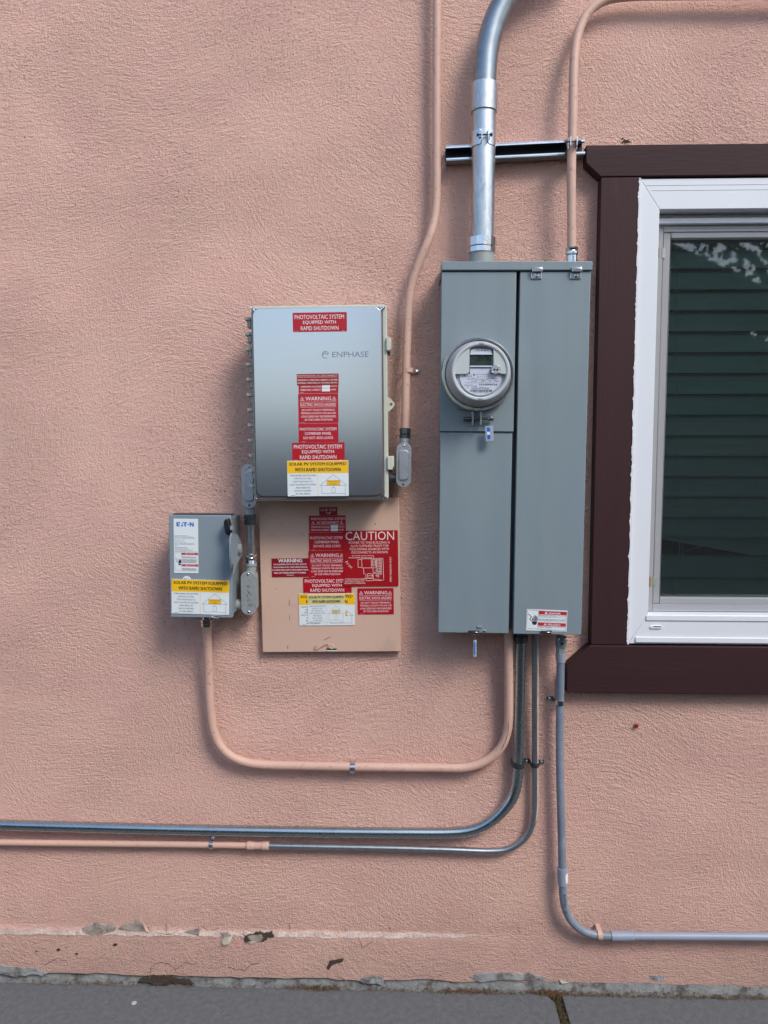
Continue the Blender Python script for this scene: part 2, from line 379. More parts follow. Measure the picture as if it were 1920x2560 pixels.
# window opening (true rectangle); left edge and heights from the photograph, right side mirrored beyond the frame
WX0 = (xat(1590, 460, .012)+xat(1564, 1600, .012))/2; WZ1 = zat(1800, 452, .012); WZ0 = zat(1750, 1606, .012)
WX1 = WX0+1.12
ledge_z = (zat(0, 2322)+zat(900, 2334))/2
wall = thing('stucco_wall', 'pink stucco house wall with trowelled texture behind the electrical boxes', 'wall', (0, 0, 0))
def wall_off(x, z):
    o = .0028*noise.noise(Vector((x*1.7, z*1.7, 3)))+.0014*noise.noise(Vector((x*6, z*6, 9)))
    fade = max(0, min(1, (.42-x)/.5)) ; e = max(0, min(1, (ledge_z+.012-z)/.02))
    return o+.009*fade*e*e*(3-2*e)
def build_wall():
    xs = []; x = -7.0
    while x < 8.0: xs.append(x); x += .03 if -1.6 < x < 1.7 else .25
    xs = sorted(xs+[WX0-.05, WX1+.05])
    zs = []; z = .034
    while z < 4.2: zs.append(z); z += .008 if z < .26 else (.03 if z < 3.3 else .15)
    zs = sorted(zs+[WZ0-.05, WZ1+.05])
    vs = []; idx = {}
    for i, x in enumerate(xs):
        for j, z in enumerate(zs):
            zz = z
            if j == 0: zz = z+.011*noise.noise(Vector((x*9, 1, 0)))+.005*noise.noise(Vector((x*40, 5, 0)))-.004
            idx[i, j] = len(vs); vs.append((x, -wall_off(x, z), zz))
    fs = []
    for i in range(len(xs)-1):
        for j in range(len(zs)-1):
            cx, cz = (xs[i]+xs[i+1])/2, (zs[j]+zs[j+1])/2
            if WX0-.05 < cx < WX1+.05 and WZ0-.05 < cz < WZ1+.05: continue
            fs.append((idx[i, j], idx[i+1, j], idx[i+1, j+1], idx[i, j+1]))
    m = MB().add(vs, fs, True)
    a, b, c, d = WX0-.045, WX1+.045, WZ0-.045, WZ1+.045
    m.box(-7, a, .012, .2, .03, 4.2).box(b, 8, .012, .2, .03, 4.2).box(a, b, .012, .2, .03, c).box(a, b, .012, .2, d, 4.2)
    return m.build('stucco_surface', M['stucco'], wall)
build_wall()
MB().box(-7, 8, .001, .25, -.1, .055).build('foundation', M['found'], wall)

def ragged(cr, pts, d, jit=.0025, n=6, seed=1):
    """irregular outline through measured points (x,z)"""
    rnd = random.Random(seed); q = [P(*cr(a, b), d) for a, b in pts]; out = []
    for i in range(len(q)):
        a, b = q[i], q[(i+1) % len(q)]
        for k in range(n):
            p = a.lerp(b, k/n); j = jit*(0 if k == 0 else 1)
            out.append((p.x+rnd.uniform(-j, j), p.z+rnd.uniform(-j, j)))
    return out
# pale worn ledge: one ragged strip following the top of the base course
def ribbon(x0, x1, zc, hw, name, mat, dd, seed, parent, label=None, step=.006):
    rnd = random.Random(seed); vs = []; n = int((x1-x0)/step)
    for i in range(n+1):
        x = x0+(x1-x0)*i/n; f = min(1, (i+1)/8, (n-i+1)/40)
        a = hw*f*(1+.75*noise.noise(Vector((x*22, seed, 0)))+.25*rnd.uniform(-1, 1)); b = hw*f*(1+.8*noise.noise(Vector((x*18, seed, 5)))+.25*rnd.uniform(-1, 1))
        zt = zc(x)+.002*noise.noise(Vector((x*12, seed, 9)))
        for zz in (zt-b, zt+a): vs.append((x, -wall_off(x, zz)-dd, zz))
    fs = [(2*i, 2*i+2, 2*i+3, 2*i+1) for i in range(n)]
    return MB().add(vs, fs, True).build(name, mat, parent, label=label)
zl0, zl1 = zat(0, 2325), zat(1100, 2336); xl0, xl1 = xat(0, 2325), xat(1100, 2336)
zl = lambda x: zl0+(zl1-zl0)*(x-xl0)/(xl1-xl0)
ribbon(-3.0, xat(1260, 2332), zl, .0072, 'worn_ledge', M['bead'], .0022, 3, wall, 'pale worn ledge along the top of the base course')
def patch(cr, pts, name, mat, dd, seed, label=None, jit=.0028):
    q = ragged(cr, pts, .006, jit, 5, seed)
    cx = sum(p[0] for p in q)/len(q); cz = sum(p[1] for p in q)/len(q)
    dmax = max(wall_off(a, b) for a, b in q)+dd
    return MB().prism(q, dmax-.006, dmax).build(name, mat, wall, label=label)
patch(D5, [(358, 205), (395, 190), (425, 180), (440, 190), (492, 190), (498, 215), (440, 232), (395, 236), (362, 222)], 'peeled_patch', M['patch'], .002, 1, 'bare grey patch where the ledge paint has peeled')
patch(D5, [(512, 208), (545, 190), (585, 182), (598, 166), (615, 190), (640, 225), (600, 220), (560, 216)], 'peeled_patch', M['patch'], .002, 2)
patch(D5, [(800, 222), (830, 212), (866, 208), (858, 238), (835, 230)], 'peeled_patch', M['patch'], .002, 3, jit=.0015)
patch(D5, [(1058, 236), (1095, 230), (1120, 222), (1145, 228), (1175, 222), (1188, 240), (1160, 244), (1140, 262), (1090, 268), (1058, 264)], 'peeled_patch', M['cavity'], .002, 4, 'dark hole in the stucco below the ledge')
patch(D5, [(1070, 240), (1100, 232), (1130, 232), (1140, 244), (1130, 258), (1085, 260)], 'peeled_patch', M['patch'], .0035, 5)
patch(D5, [(955, 222), (985, 226), (1010, 240), (1003, 252), (975, 256), (962, 240)], 'peeled_patch', M['patch'], .0024, 6, jit=.0015)
patch(D5, [(596, 440), (618, 420), (655, 424), (668, 404), (690, 418), (735, 410), (765, 426), (812, 428), (838, 446), (750, 440), (700, 450), (640, 438)], 'peeled_patch', M['cavity'], .0022, 7, 'dark cavity at the foot of the wall', jit=.004)
patch(D5, [(0, 362), (60, 372), (150, 378), (205, 398), (190, 408), (140, 402), (80, 412), (0, 400)], 'peeled_patch', M['found'], .0022, 8)
patch(D5, [(1412, 378), (1425, 345), (1470, 338), (1488, 336), (1478, 350), (1440, 360), (1420, 384)], 'peeled_patch', M['cavity'], .002, 9, jit=.001)
patch(D5, [(1545, 430), (1590, 410), (1640, 412), (1659, 430), (1659, 446), (1580, 440)], 'peeled_patch', M['found'], .0022, 10)
patch(D6, [(370, 415), (420, 402), (540, 403), (640, 408), (700, 420), (640, 432), (520, 428), (420, 440)], 'peeled_patch', M['found'], .0022, 12)
for k, (a, b, s) in enumerate(((255, 296, 5), (333, 315, 4), (160, 305, 2.5), (498, 276, 6))):
    patch(D5, [(a-s*1.6, b), (a, b-s), (a+s*1.8, b-s*.3), (a+s, b+s), (a-s, b+s*.8)], 'peeled_patch', M['cavity'], .002, 20+k, jit=.001)
# curled paint flakes
def flake(cr, pts, mat, seed, lift=.006):
    q = [P(*cr(a, b), .012) for a, b in pts]; vs = [(p.x, -wall_off(p.x, p.z)-.003-lift*(i % 2), p.z) for i, p in enumerate(q)]
    n = len(vs); bk = [(x, y+.0012, z) for x, y, z in vs]
    return MB().add(vs+bk, [list(range(n)), list(range(n, 2*n))[::-1]]+[(i, (i+1) % n, (i+1) % n+n, i+n) for i in range(n)]).build('paint_flake', mat, wall)
M['flake'] = paint('paint flake underside', (.55, .50, .40), .7, var=.15, scale=60)
flake(D5, [(960, 258), (985, 248), (1005, 242), (992, 272), (972, 290), (963, 275)], M['flake'], 1)
flake(D5, [(1072, 268), (1092, 262), (1112, 266), (1085, 273)], M['flake'], 2, .004)
flake(D5, [(598, 166), (618, 190), (642, 228), (630, 224)], M['pinkdoor'], 3, .005)
flake(D6, [(760, 440), (790, 436), (800, 452), (770, 452)], M['flake'], 4, .004)
# hairline cracks in the base course
def crack(cr, pts, wd, seed):
    rnd = random.Random(seed); q = [P(*cr(a, b), .006) for a, b in pts]; m = MB(); out = []
    for i in range(len(q)-1):
        for k in range(5):
            p = q[i].lerp(q[i+1], k/5); out.append((p.x+rnd.uniform(-1, 1)*.002, p.z+rnd.uniform(-1, 1)*.002))
    out.append((q[-1].x, q[-1].z))
    for a, b in zip(out, out[1:]): m.line(a, b, wd*rnd.uniform(.5, 1.3), max(wall_off(*a), wall_off(*b))+.0016)
    m.build('crack', M['cavity'], wall)
for k, pts in enumerate(([(195, 362), (225, 345), (255, 335), (290, 345)], [(650, 400), (655, 370), (690, 352), (735, 358), (760, 385), (800, 355), (850, 360)], [(985, 370), (1020, 382), (1060, 385), (1085, 362), (1120, 355)],
                         [(715, 195), (722, 228)], [(640, 205), (650, 228)], [(1048, 222), (1056, 240)], [(1250, 192), (1252, 218)], [(1485, 205), (1500, 226)], [(1548, 232), (1565, 292), (1610, 262)], [(870, 205), (905, 222), (945, 212)], [(680, 228), (735, 232), (765, 222)])):
    crack(D5, pts, .0013, k)
crack(D6, [(25, 205), (32, 232)], .0012, 30); crack(D6, [(584, 205), (588, 232)], .001, 31)
# old anchor stain above the window and small chips
def chip(px, py, s, mat, seed, name='paint_chip', n=9):
    rnd = random.Random(seed); p = P(px, py, 0); q = []
    for k in range(n):
        a = 2*math.pi*k/n; r = s*rnd.uniform(.5, 1.2); q.append((p.x+r*math.cos(a), p.z+r*.8*math.sin(a)))
    dd = wall_off(p.x, p.z)+.0022; MB().prism(q, dd-.004, dd).build(name, mat, wall)
for k in range(14):
    chip(1566+random.gauss(0, 6), 353+random.gauss(0, 3.4), .0028, M['cavity'], 50+k)
for k in range(9): chip(random.uniform(0, 1050), random.uniform(250, 700), random.uniform(.0012, .002), M['cavity'], 90+k, n=6)
for k in range(5): chip(random.uniform(1100, 1900), random.uniform(1780, 2250), random.uniform(.0008, .0014), M['cavity'], 120+k, n=6)
pk = P(1590, 1813, 0)
pl = MB(); pl.rev((pk.x, -.002, pk.z), (0, -1, 0), [(0, .006), (.006, .0055), (.008, .004)], 12)
for k in range(5):
    a = 2*math.pi*k/5; pl.rev((pk.x+.0035*math.cos(a), -.009, pk.z+.0035*math.sin(a)), (0, -1, 0), [(0, .0022), (.002, .0015)], 6)
tag(pl.build('wall_plug', M['plug']), 'small dark red plug sunk in the stucco below the window', 'plug')

# ================================================================== GROUND
g = MB().box(-60, 60, -60, .2, -.4, -.045).build('ground', M['earth']); g['kind'] = 'structure'
walk = bpy.data.objects.new('walkway', None); C.objects.link(walk); walk['kind'] = 'structure'
MB().box(-7, 8, -1.6, .2, -.044, -.018).build('soil_bed', M['soil'], walk)
jx = P(1397, 2530, .05).x
edges = [-4.6, -3.1, -1.55, jx-.015]; xr = [jx+.015, jx+1.5, jx+3.0, jx+4.5]
def slab(x0, x1, yr, seed):
    rnd = random.Random(seed); n = max(2, int((x1-x0)/.012)); vs = []; top = []
    f = [(x0+(x1-x0)*i/n) for i in range(n+1)]
    back = [-(.017+.006*noise.noise(Vector((x*14, seed, 0)))+.0025*noise.noise(Vector((x*60, seed, 3)))) for x in f]
    pts = [(x, b) for x, b in zip(f, back)]
    if x0 < jx < x1+.1: pts[-1] = (x1-.02, pts[-1][1]); pts.insert(len(pts), (x1+.002, -.05))
    poly = pts+[(x1, -1.5), (x0, -1.5)]; m = len(poly)
    v = [(x, y, 0.0) for x, y in poly]+[(x, y, -.1) for x, y in poly]
    mb = MB().add(v, [list(range(m))[::-1], list(range(m, 2*m))]+[(i, (i+1) % m, (i+1) % m+m, i+m) for i in range(m)])
    return mb.build('concrete_slab', M['concrete'], walk, bevel=.003)
for k in range(3): slab(edges[k]+.006, edges[k+1]-(.006 if k < 2 else 0), 0, k)
for k in range(3): slab(xr[k]+(.006 if k else 0), xr[k+1]-.006, 0, 10+k)
# dirt, needles and moss caught between slab and wall, and in the joint
def litter(name, n, fx, mat, lab, size):
    vs = []; fs = []
    for k in range(n):
        p = fx(); a = random.uniform(0, 6.28); L = size*random.uniform(.4, 1.6); wd = L*random.uniform(.08, .35)
        ux = Vector((math.cos(a), math.sin(a), random.uniform(-.5, .5)))*L; uy = Vector((-math.sin(a), math.cos(a), random.uniform(-.5, .5)))*wd
        i = len(vs); vs += [p-ux, p+uy, p+ux+Vector((0, 0, L*.3)), p-uy]; fs.append((i, i+1, i+2, i+3))
    o = MB().add(vs, fs).build(name, mat); o['kind'] = 'stuff'; o['label'] = lab; return o
grit_n = 2600; vs = []; fs = []
for k in range(grit_n):
    p = Vector((random.uniform(-1.6, 1.8), -abs(random.gauss(0, .09))-.02, .0004)); r_ = random.uniform(.0006, .0017)*(1 if random.random() < .96 else 1.8); i = len(vs); a = random.uniform(0, 6)
    vs += [p+Vector((r_*math.cos(a+2.1*j), r_*math.sin(a+2.1*j), 0)) for j in range(3)]+[p+Vector((0, 0, r_*1.1))]; fs += [(i, i+1, i+3), (i+1, i+2, i+3), (i+2, i, i+3)]
gr = MB().add(vs, fs).build('grit', paint('grit', (.20, .19, .17), .9, var=.6, scale=300)); gr['kind'] = 'stuff'; gr['label'] = 'loose grit scattered on the slab along the wall'
def gapp():
    c = random.choice([(-.95, .5), (-.28, .09), (.55, .25), (.2, .12), (.9, .25), (1.2, .3), (.44, .05), (.0, .6)])
    return Vector((random.gauss(c[0], c[1]*.5), -random.uniform(.001, .026), random.uniform(-.014, .006)))
litter('plant_litter', 9000, gapp, M['litter'], 'dry brown litter caught between the slab and the wall', .0035)
def jointp(): return Vector((jx+random.gauss(0, .007), -random.uniform(.005, .9), random.uniform(-.014, .003)))
litter('moss', 6000, jointp, M['moss'], 'brown moss filling the joint between two concrete slabs', .0032)
def leaf(px, py, a, s, lab, mat):
    d = .03; p = PXG(px, py); m = MB(); n = 8; vs = []
    for k in range(n+1):
        t = k/n; wd = s*.32*math.sin(math.pi*min(1, t*1.02)**.8); u = (t-.5)*2*s
        for e, zz in ((-1, .003), (0, .0005), (1, .004)):
            vs.append((p.x+u*math.cos(a)-e*wd*math.sin(a), p.y+u*math.sin(a)+e*wd*math.cos(a), p.z+zz+.006*t*t))
    fs = [(3*k+j, 3*k+j+1, 3*k+4+j, 3*k+3+j) for k in range(n) for j in (0, 1)]
    return tag(m.add(vs, fs, True).build('dry_leaf', mat), lab, 'leaf', 'dry leaves at the foot of the wall')
def PXG(px, py):
    r = ray(px, py); t = -CAM.z/r.z; return CAM+r*t
leaf(938, 2461, .15, .02, 'curled reddish brown leaf in the gap left of the slab joint', M['leafdry'])
leaf(1432, 2470, 2.8, .013, 'small brown leaf right of the mossy slab joint', M['leafdry'])
M['palechip'] = paint('pale chip', (.45, .45, .43), .7)
q = PXG(335, 2508); m = MB(); m.prism([(0, 0)]*3, 0, 0) if False else None
MB().rev((q.x, q.y, .0004), (0, 0, 1), [(0, .008), (.0015, .0075), (.002, .005)], 9).build('pale_chip', M['palechip']); tag(bpy.data.objects['pale_chip'], 'pale round chip lying on the concrete slab at left', 'chip')
g1, g2 = PXG(1656-0, 2466), PXG(1648, 2450)
tw = MB().tube(smooth_path([P(875+0, 2463, .012), P(868, 2452, .010), P(838, 2440, .008)]), .0009, 6)
tag(tw.build('twig', M['leafdry']), 'thin dry twig leaning on the base of the wall', 'twig')

# ================================================================== WINDOW
win = thing('window', 'white vinyl window with grey screen and dark brown painted trim boards', 'window', ((WX0+WX1)/2, 0, WZ0))
def tp(pts, d): return [(P(a, b, d).x, P(a, b, d).z) for a, b in pts]
TD = .04
zt1 = zat(1700, 361, TD); zt0 = WZ1+.004; zb1 = WZ0-.004; zb0 = zat(1650, 1733, TD)
xv0 = (xat(1503, 460, TD)+xat(1477, 1590, TD))/2
XR = WX1+(WX0-xv0)
ear = xat(1465, 385, TD); e1 = zat(1464, 408, TD)
top = [(ear, zt1), (ear, e1), (xv0, zt0), (XR, zt0), (XR-xv0+0, zt0)]
topb = [(ear, zt1), (ear, e1), (xv0-.002, zt0), (XR+.002, zt0), (XR+xv0-ear, e1), (XR+xv0-ear, zt1)]
MB().prism(topb, -.0, TD+.002).build('trim_board', M['trim'], win, bevel=.0025)
bx = xat(1416, 1700, TD); bz = zat(1416, 1664, TD)
botb = [(xv0-.002, zb1), (bx, bz), (bx, zb0), (XR+xv0-bx, zb0), (XR+xv0-bx, bz), (XR+.002, zb1)]
MB().prism(botb, 0, TD+.004).build('trim_board', M['trim'], win, bevel=.0025)
MB().box(xv0, WX0-.001, -TD, 0, zb1+.001, zt0-.001).build('trim_board', M['trimv'], win, bevel=.0025)
MB().box(WX1+.001, XR, -TD, 0, zb1+.001, zt0-.001).build('trim_board', M['trimv'], win, bevel=.0025)
for cr_, x, y in ((C7, 695, 248), (C7, 1095, 248), (C7, 233, 255), (C7, 278, 540), (C7, 192, 822), (C7, 165, 1316), (C7, 178, 632), (D1, 403, 178), (D1, 420, 1900), (D1, 1100, 1860)):
    p = P(*cr_(x, y), TD+.001); MB().rev((p.x, -TD+.002, p.z), (0, -1, 0), [(0, .0022), (.0032 if x > 600 and cr_ is C7 else .0026, .0020)], 9).build('nail_head', M['black'], win)
# ragged caulk line along the inner edge of the upright board
ck = MB(); n = 260; vs = []
for i in range(n+1):
    z = WZ0+(WZ1-WZ0)*i/n; wv = .0035*max(0, noise.noise(Vector((z*30, 2, 0)))+.35)+.003*random.random()*(random.random() < .25)
    vs += [(WX0-.001-wv, -TD-.0015, z), (WX0+.003, -TD-.0015, z)]
ck.add(vs, [(2*i, 2*i+1, 2*i+3, 2*i+2) for i in range(n)]).box(WX0-.001, WX0+.0025, -TD-.001, -.01, WZ0, WZ1)
ck.build('caulk', M['caulk'], win)
# outer vinyl frame
fw = (xat(1640, 530, .03)-xat(1590, 530, .03)); FD = .036
fx0, fx1 = WX0+.0026, WX1-.003; ft = WZ1-zat(1760, 523, .03); fb = zat(1700, 1537, .03)-WZ0
def vframe(x0, x1, z0, z1, wl, wt, wb, d0, d1):
    m = MB()
    m.box(x0, x0+wl, -d1, -d0, z0, z1).box(x1-wl, x1, -d1, -d0, z0, z1)
    m.box(x0+wl, x1-wl, -d1, -d0, z1-wt, z1).box(x0+wl, x1-wl, -d1, -d0, z0, z0+wb); return m
def framepiece(pts, d0, d1, name='frame', mat='vinyl', bev=.0015): MB().prism(pts, d0, d1).build(name, M[mat], win, bevel=bev)
z0, z1 = WZ0+.001, WZ1-.001
framepiece([(fx0, z1), (fx0, z0), (fx0+fw, z0+fb), (fx0+fw, z1-ft)], -.12, FD)
framepiece([(fx1, z0), (fx1, z1), (fx1-fw, z1-ft), (fx1-fw, z0+fb)], -.12, FD)
framepiece([(fx0+.0004, z1), (fx0+fw+.0002, z1-ft), (fx1-fw, z1-ft), (fx1, z1)], -.12, FD)
framepiece([(fx0+.0004, z0), (fx1, z0), (fx1-fw, z0+fb), (fx0+fw+.0002, z0+fb)], -.12, FD)
# raised bead lines round the frame and on the bottom member
for dz, t_ in ((.017, .0012), (.031, .001)):
    MB().box(fx0+dz, fx1-dz, -FD-.0007, -FD+.001, z1-dz-t_, z1-dz).build('frame_bead', M['vinylgrey'], win)
MB().box(fx0+.02, fx1-.02, -FD-.004, -FD+.001, z0+.004, z0+.0195).build('frame_bead', M['vinyl'], win, bevel=.0015)
MB().box(fx0+fw-.006, fx1-fw, -FD-.003, -FD+.001, z0+fb-.017, z0+fb-.0015).build('frame_bead', M['vinyl'], win, bevel=.0015)
# weep slot
wr = rectc(D1, 690, 1548, 785, 1573, FD+.001); wr2 = rectc(D1, 700, 1553, 778, 1568, FD+.001)
wm = MB().prism(wr.round(wr.h/2*.98), FD-.002, FD+.003); wm.build('weep_cover', M['vinyl'], win, bevel=.001)
MB().prism(wr2.round(wr2.h/2*.98), FD, FD+.0035).build('weep_slot', M['caulk'], win)
MB().prism(rectc(D1, 712, 1551, 776, 1557, FD).poly(), FD, FD+.0038).build('weep_slot', M['dark'], win)
# inner rail, screen frame
ix0, ix1, iz0, iz1 = fx0+fw, fx1-fw, z0+fb, z1-ft
MB().box(ix0, ix1, -.008, .01, iz1-.0305, iz1-.016).build('head_rail', M['vinyl'], win, bevel=.002)
MB().box(ix0, ix1, .012, .05, iz1-.052, iz1-.0005).build('head_rail', M['vinylgrey'], win, bevel=.002)
sx0 = ix0+.004; sx1 = ix1-.004; sz0 = iz0+.003; sz1 = iz1-.036
gl_ = (xat(1676, 590, -.012)+xat(1649, 1497, -.012))/2
half = (gl_-sx0)/2
vframe(sx0, sx1, sz0, sz1, half, .014, .020, -.032, -.006).build('sash_frame', M['vinylgrey'], win, bevel=.0015)
vframe(sx0+half+.0005, sx1-half-.0005, sz0+.0205, sz1-.0145, half-.001, .016, .018, -.032, -.009).build('screen_frame', M['vinylgrey'], win, bevel=.0025)
MB().flat([(sx0+.002, sz0+.002), (sx1-.002, sz0+.002), (sx1-.002, sz1-.002), (sx0+.002, sz1-.002)], -.004).build('screen_mesh', M['mesh'], win)
gx0, gx1, gz0, gz1 = gl_, sx1-2*half, sz0+.037, sz1-.029
MB().box(gx0-.01, gx1+.01, .036, .040, gz0-.01, gz1+.01).build('glass', M['glass'], win)
for cy, c_ in ((842, C7),):
    r_ = rectc(C7, 478, 812, 488, 884, 0); MB().prism(r_.poly(), -.01, .0).build('latch_tab', M['wood'], win)
    r_ = rectc(C7, 516, 815, 536, 884, 0); MB().prism(r_.poly(), -.011, -.0045).build('latch_tab', M['vinyl'], win)
r_ = rectc(D1, 683, 1175, 697, 1250, 0); MB().prism(r_.poly(), -.01, .0).build('latch_tab', M['wood'], win)
r_ = rectc(D1, 718, 1177, 743, 1245, 0); MB().prism(r_.poly(), -.011, -.0045).build('latch_tab', M['cream'], win)
# room behind
rm = MB(); a, b, c, d = WX0-.04, WX1+.04, WZ0-.04, WZ1+.04
rm.box(a-.02, a, .2, 1.2, c-.02, d+.02).box(b, b+.02, .2, 1.2, c-.02, d+.02).box(a, b, .2, 1.2, d, d+.02).box(a, b, .2, 1.2, c-.02, c).box(a-.02, b+.02, 1.2, 1.22, c-.02, d+.02)
rm = rm.build('room_interior', M['room']); rm['kind'] = 'structure'
# blind behind the glass
blind = thing('window_blind', 'closed horizontal slat blind hanging dim behind the screened window', 'blind', ((WX0+WX1)/2, .085, gz1))
ys = [620, 671.5, 724, 776, 828, 880, 931.6, 984, 1035.6, 1087, 1138, 1189, 1239, 1290.5, 1341, 1386, 1441, 1492]
YB = .085
for k, (ya, yb) in enumerate(zip(ys, ys[1:])):
    za, zb = zat(1790, ya, -YB), zat(1790, yb, -YB)
    n = 6; vs = []
    tipped = (k == 14)
    for i in range(n+1):
        t = i/n; y = YB-.014+.030*t-.004*math.sin(math.pi*t); z = za-.0035+(zb-za+.001)*(1-t)
        for x in (gx0-.03, gx0+.08, gx0+.17, gx0+.3, gx1+.02):
            zz = z
            if tipped:
                f = max(0, min(1, (x-(gx0-.02))/.2)) if x < gx0+.2 else 1
                zz = z if True else z
            vs.append((x, y, zz))
    fs = [(i*5+j, i*5+j+1, i*5+6+j, i*5+5+j) for i in range(n) for j in range(4)]
    if tipped:      # this slat hangs askew: its left end has slipped up behind its neighbour
        lo = zat(1860, 1386, -YB)
        vs2 = []
        for (x, y, z) in vs:
            t = (x-(gx0-.03))/.33; lift = .058*max(0, 1-t); vs2.append((x, y+.004, z+lift*(1 if z < (za+zb)/2 else .5)))
        vs = vs2
    o = MB().add(vs, fs, True).build('slat', M['slat'], blind)
    o.modifiers.new('thickness', 'SOLIDIFY').thickness = .0022
for cx in (1692, 1700):
    pts = [P(cx-6, 600, -.070), P(cx-3, 1000, -.070), P(cx, 1290, -.070), P(cx+6, 1390, -.070), P(cx-14, 1435, -.07), P(cx-10, 1490, -.07)]
    MB().tube(smooth_path(pts, .03), .0009, 6).build('cord', M['slat'], blind)
MB().tube(smooth_path([P(1715, 1376, -.068), P(1750, 1366, -.068), P(1790, 1356, -.068)], .03), .0009, 6).build('cord', M['slat'], blind)

# ================================================================== STICKERS
TS = .0005
def sticker(parent, cr, box, d, ang, mat, items, n=0, label=None, radius=.0018, name='sticker', bands=()):
    """one sticker: a thin rounded sheet, its colour bands and its print as sub-parts; items in crop pixels"""
    x0, y0, x1, y1 = box; rc = rectc(cr, x0, y0, x1, y1, d+n*.0007, ang)
    U = lambda x, y: rc.pt((x-x0)/(x1-x0), (y-y0)/(y1-y0))
    top = rc.d+TS
    st = MB().prism(rc.round(radius, 3) if radius else rc.poly(), rc.d-.0003, top).build(name, M[mat], parent, label=label)
    for bm_, bname, (a, b, c_, e) in bands:
        q = Rect(Vector(U((a+c_)/2, (b+e)/2)), rc.ux, (c_-a)/(x1-x0)*rc.w, (e-b)/(y1-y0)*rc.h, top)
        MB().flat(q.poly(), top+.00008).build(bname, M[bm_], st)
    groups = {}
    def bb(it):
        if it[0] in 'tv': return it[3:7]
        xs_ = [p[0] for p in it[2]]; ys_ = [p[1] for p in it[2]]; return (min(xs_), min(ys_), max(xs_), max(ys_))
    cl = []          # one lettering part per printed line, one drawing part per connected drawing
    for n_, it in enumerate(items):
        b_ = list(bb(it))
        if it[0] in 'tv': cl.append([(it[1], 'lettering'), b_, [it]]); continue
        key = (it[1], 'drawing'); me_ = [key, b_, [it]]; keep = []
        for c_ in cl:
            a_ = c_[1]; g_ = max(a_[0]-me_[1][2], me_[1][0]-a_[2], a_[1]-me_[1][3], me_[1][1]-a_[3])
            if c_[0] == key and g_ < .04*(x1-x0):
                me_[2] = c_[2]+me_[2]; me_[1] = [min(a_[0], me_[1][0]), min(a_[1], me_[1][1]), max(a_[2], me_[1][2]), max(a_[3], me_[1][3])]
            else: keep.append(c_)
        cl = keep+[me_]
    items = [(i_, (q_[0][0], q_[0][1], k_)) for k_, q_ in enumerate(cl) for i_ in q_[2]]
    for it, key in items:
        k = it[0]; mt = it[1]; mb = groups.setdefault(key, MB())
        dd = top+.00018+(.00006 if k == 't' else 0)
        if k == 't':
            _, _, s_, a, b, c_, e = it[:7]; bold = 0
            vs, fs = textmesh(s_, bold)
            hb_ = it[7]*(e-b)*1.4 if len(it) > 7 else 0        # heavy faces: a second, shifted strike of the same letters
            for sh in ((-hb_, 0), (hb_, .00003)) if hb_ > 0 else ((0, 0),):
                mb.add([(lambda p: (p[0], -dd-sh[1], p[1]))(U(a+(c_-a)*u+sh[0], e+(b-e)*v)) for u, v in vs], fs)
        elif k == 'v':   # text running upwards
            _, _, s_, a, b, c_, e = it[:7]; vs, fs = textmesh(s_, .0)
            mb.add([(lambda p: (p[0], -dd, p[1]))(U(c_+(a-c_)*v, e+(b-e)*u)) for u, v in vs], fs)
        elif k == 'l':
            pts, wd = it[2], it[3]*rc.w/(x1-x0)
            for p, q in zip(pts, pts[1:]): mb.line(U(*p), U(*q), wd, dd)
        elif k == 'p': mb.flat([U(*p) for p in it[2]], dd-.00005)
        elif k == 'o':
            cx, cy, r0, wd = it[2:6]; pts = [(cx+r0*math.cos(a*math.pi/12), cy+r0*math.sin(a*math.pi/12)) for a in range(25)]
            for p, q in zip(pts, pts[1:]): mb.line(U(*p), U(*q), wd*rc.w/(x1-x0), dd)
    for (mt, nm, _), mb in groups.items():
        if mb.f: mb.build(nm, M[mt], st)
    return st
def tri_icon(mt, cx, cy, s):
    return [('l', mt, [(cx-s, cy+s*.8), (cx, cy-s), (cx+s, cy+s*.8), (cx-s, cy+s*.8)], s*.16), ('l', mt, [(cx+s*.1, cy-s*.3), (cx-s*.15, cy+s*.15), (cx+s*.15, cy+s*.1), (cx-s*.05, cy+s*.6)], s*.16)]
def rel(box, fn): return fn
def photov(b, mt='white'):     # three-line rapid shutdown sticker
    x0, y0, x1, y1 = b; X = lambda u: x0+(x1-x0)*u; Y = lambda v: y0+(y1-y0)*v
    return [('t', mt, 'PHOTOVOLTAIC SYSTEM', X(.037), Y(.12), X(.95), Y(.34)), ('t', mt, 'EQUIPPED WITH', X(.19), Y(.42), X(.80), Y(.63)), ('t', mt, 'RAPID SHUTDOWN', X(.148), Y(.71), X(.845), Y(.92)),
            ('l', mt, [(X(.03), Y(.97)), (X(.1), Y(.97))], (x1-x0)*.003), ('l', mt, [(X(.91), Y(.965)), (X(.95), Y(.965))], (x1-x0)*.003)]
def combiner(b, mt='white'):
    x0, y0, x1, y1 = b; X = lambda u: x0+(x1-x0)*u; Y = lambda v: y0+(y1-y0)*v
    return [('t', mt, 'PHOTOVOLTAIC SYSTEM', X(.035), Y(.22), X(.955), Y(.375)), ('t', mt, 'COMBINER PANEL', X(.16), Y(.46), X(.83), Y(.60)), ('t', mt, 'DO NOT ADD LOADS', X(.125), Y(.69), X(.87), Y(.83)), ('l', mt, [(X(.08), Y(.965)), (X(.17), Y(.965))], (x1-x0)*.004)]
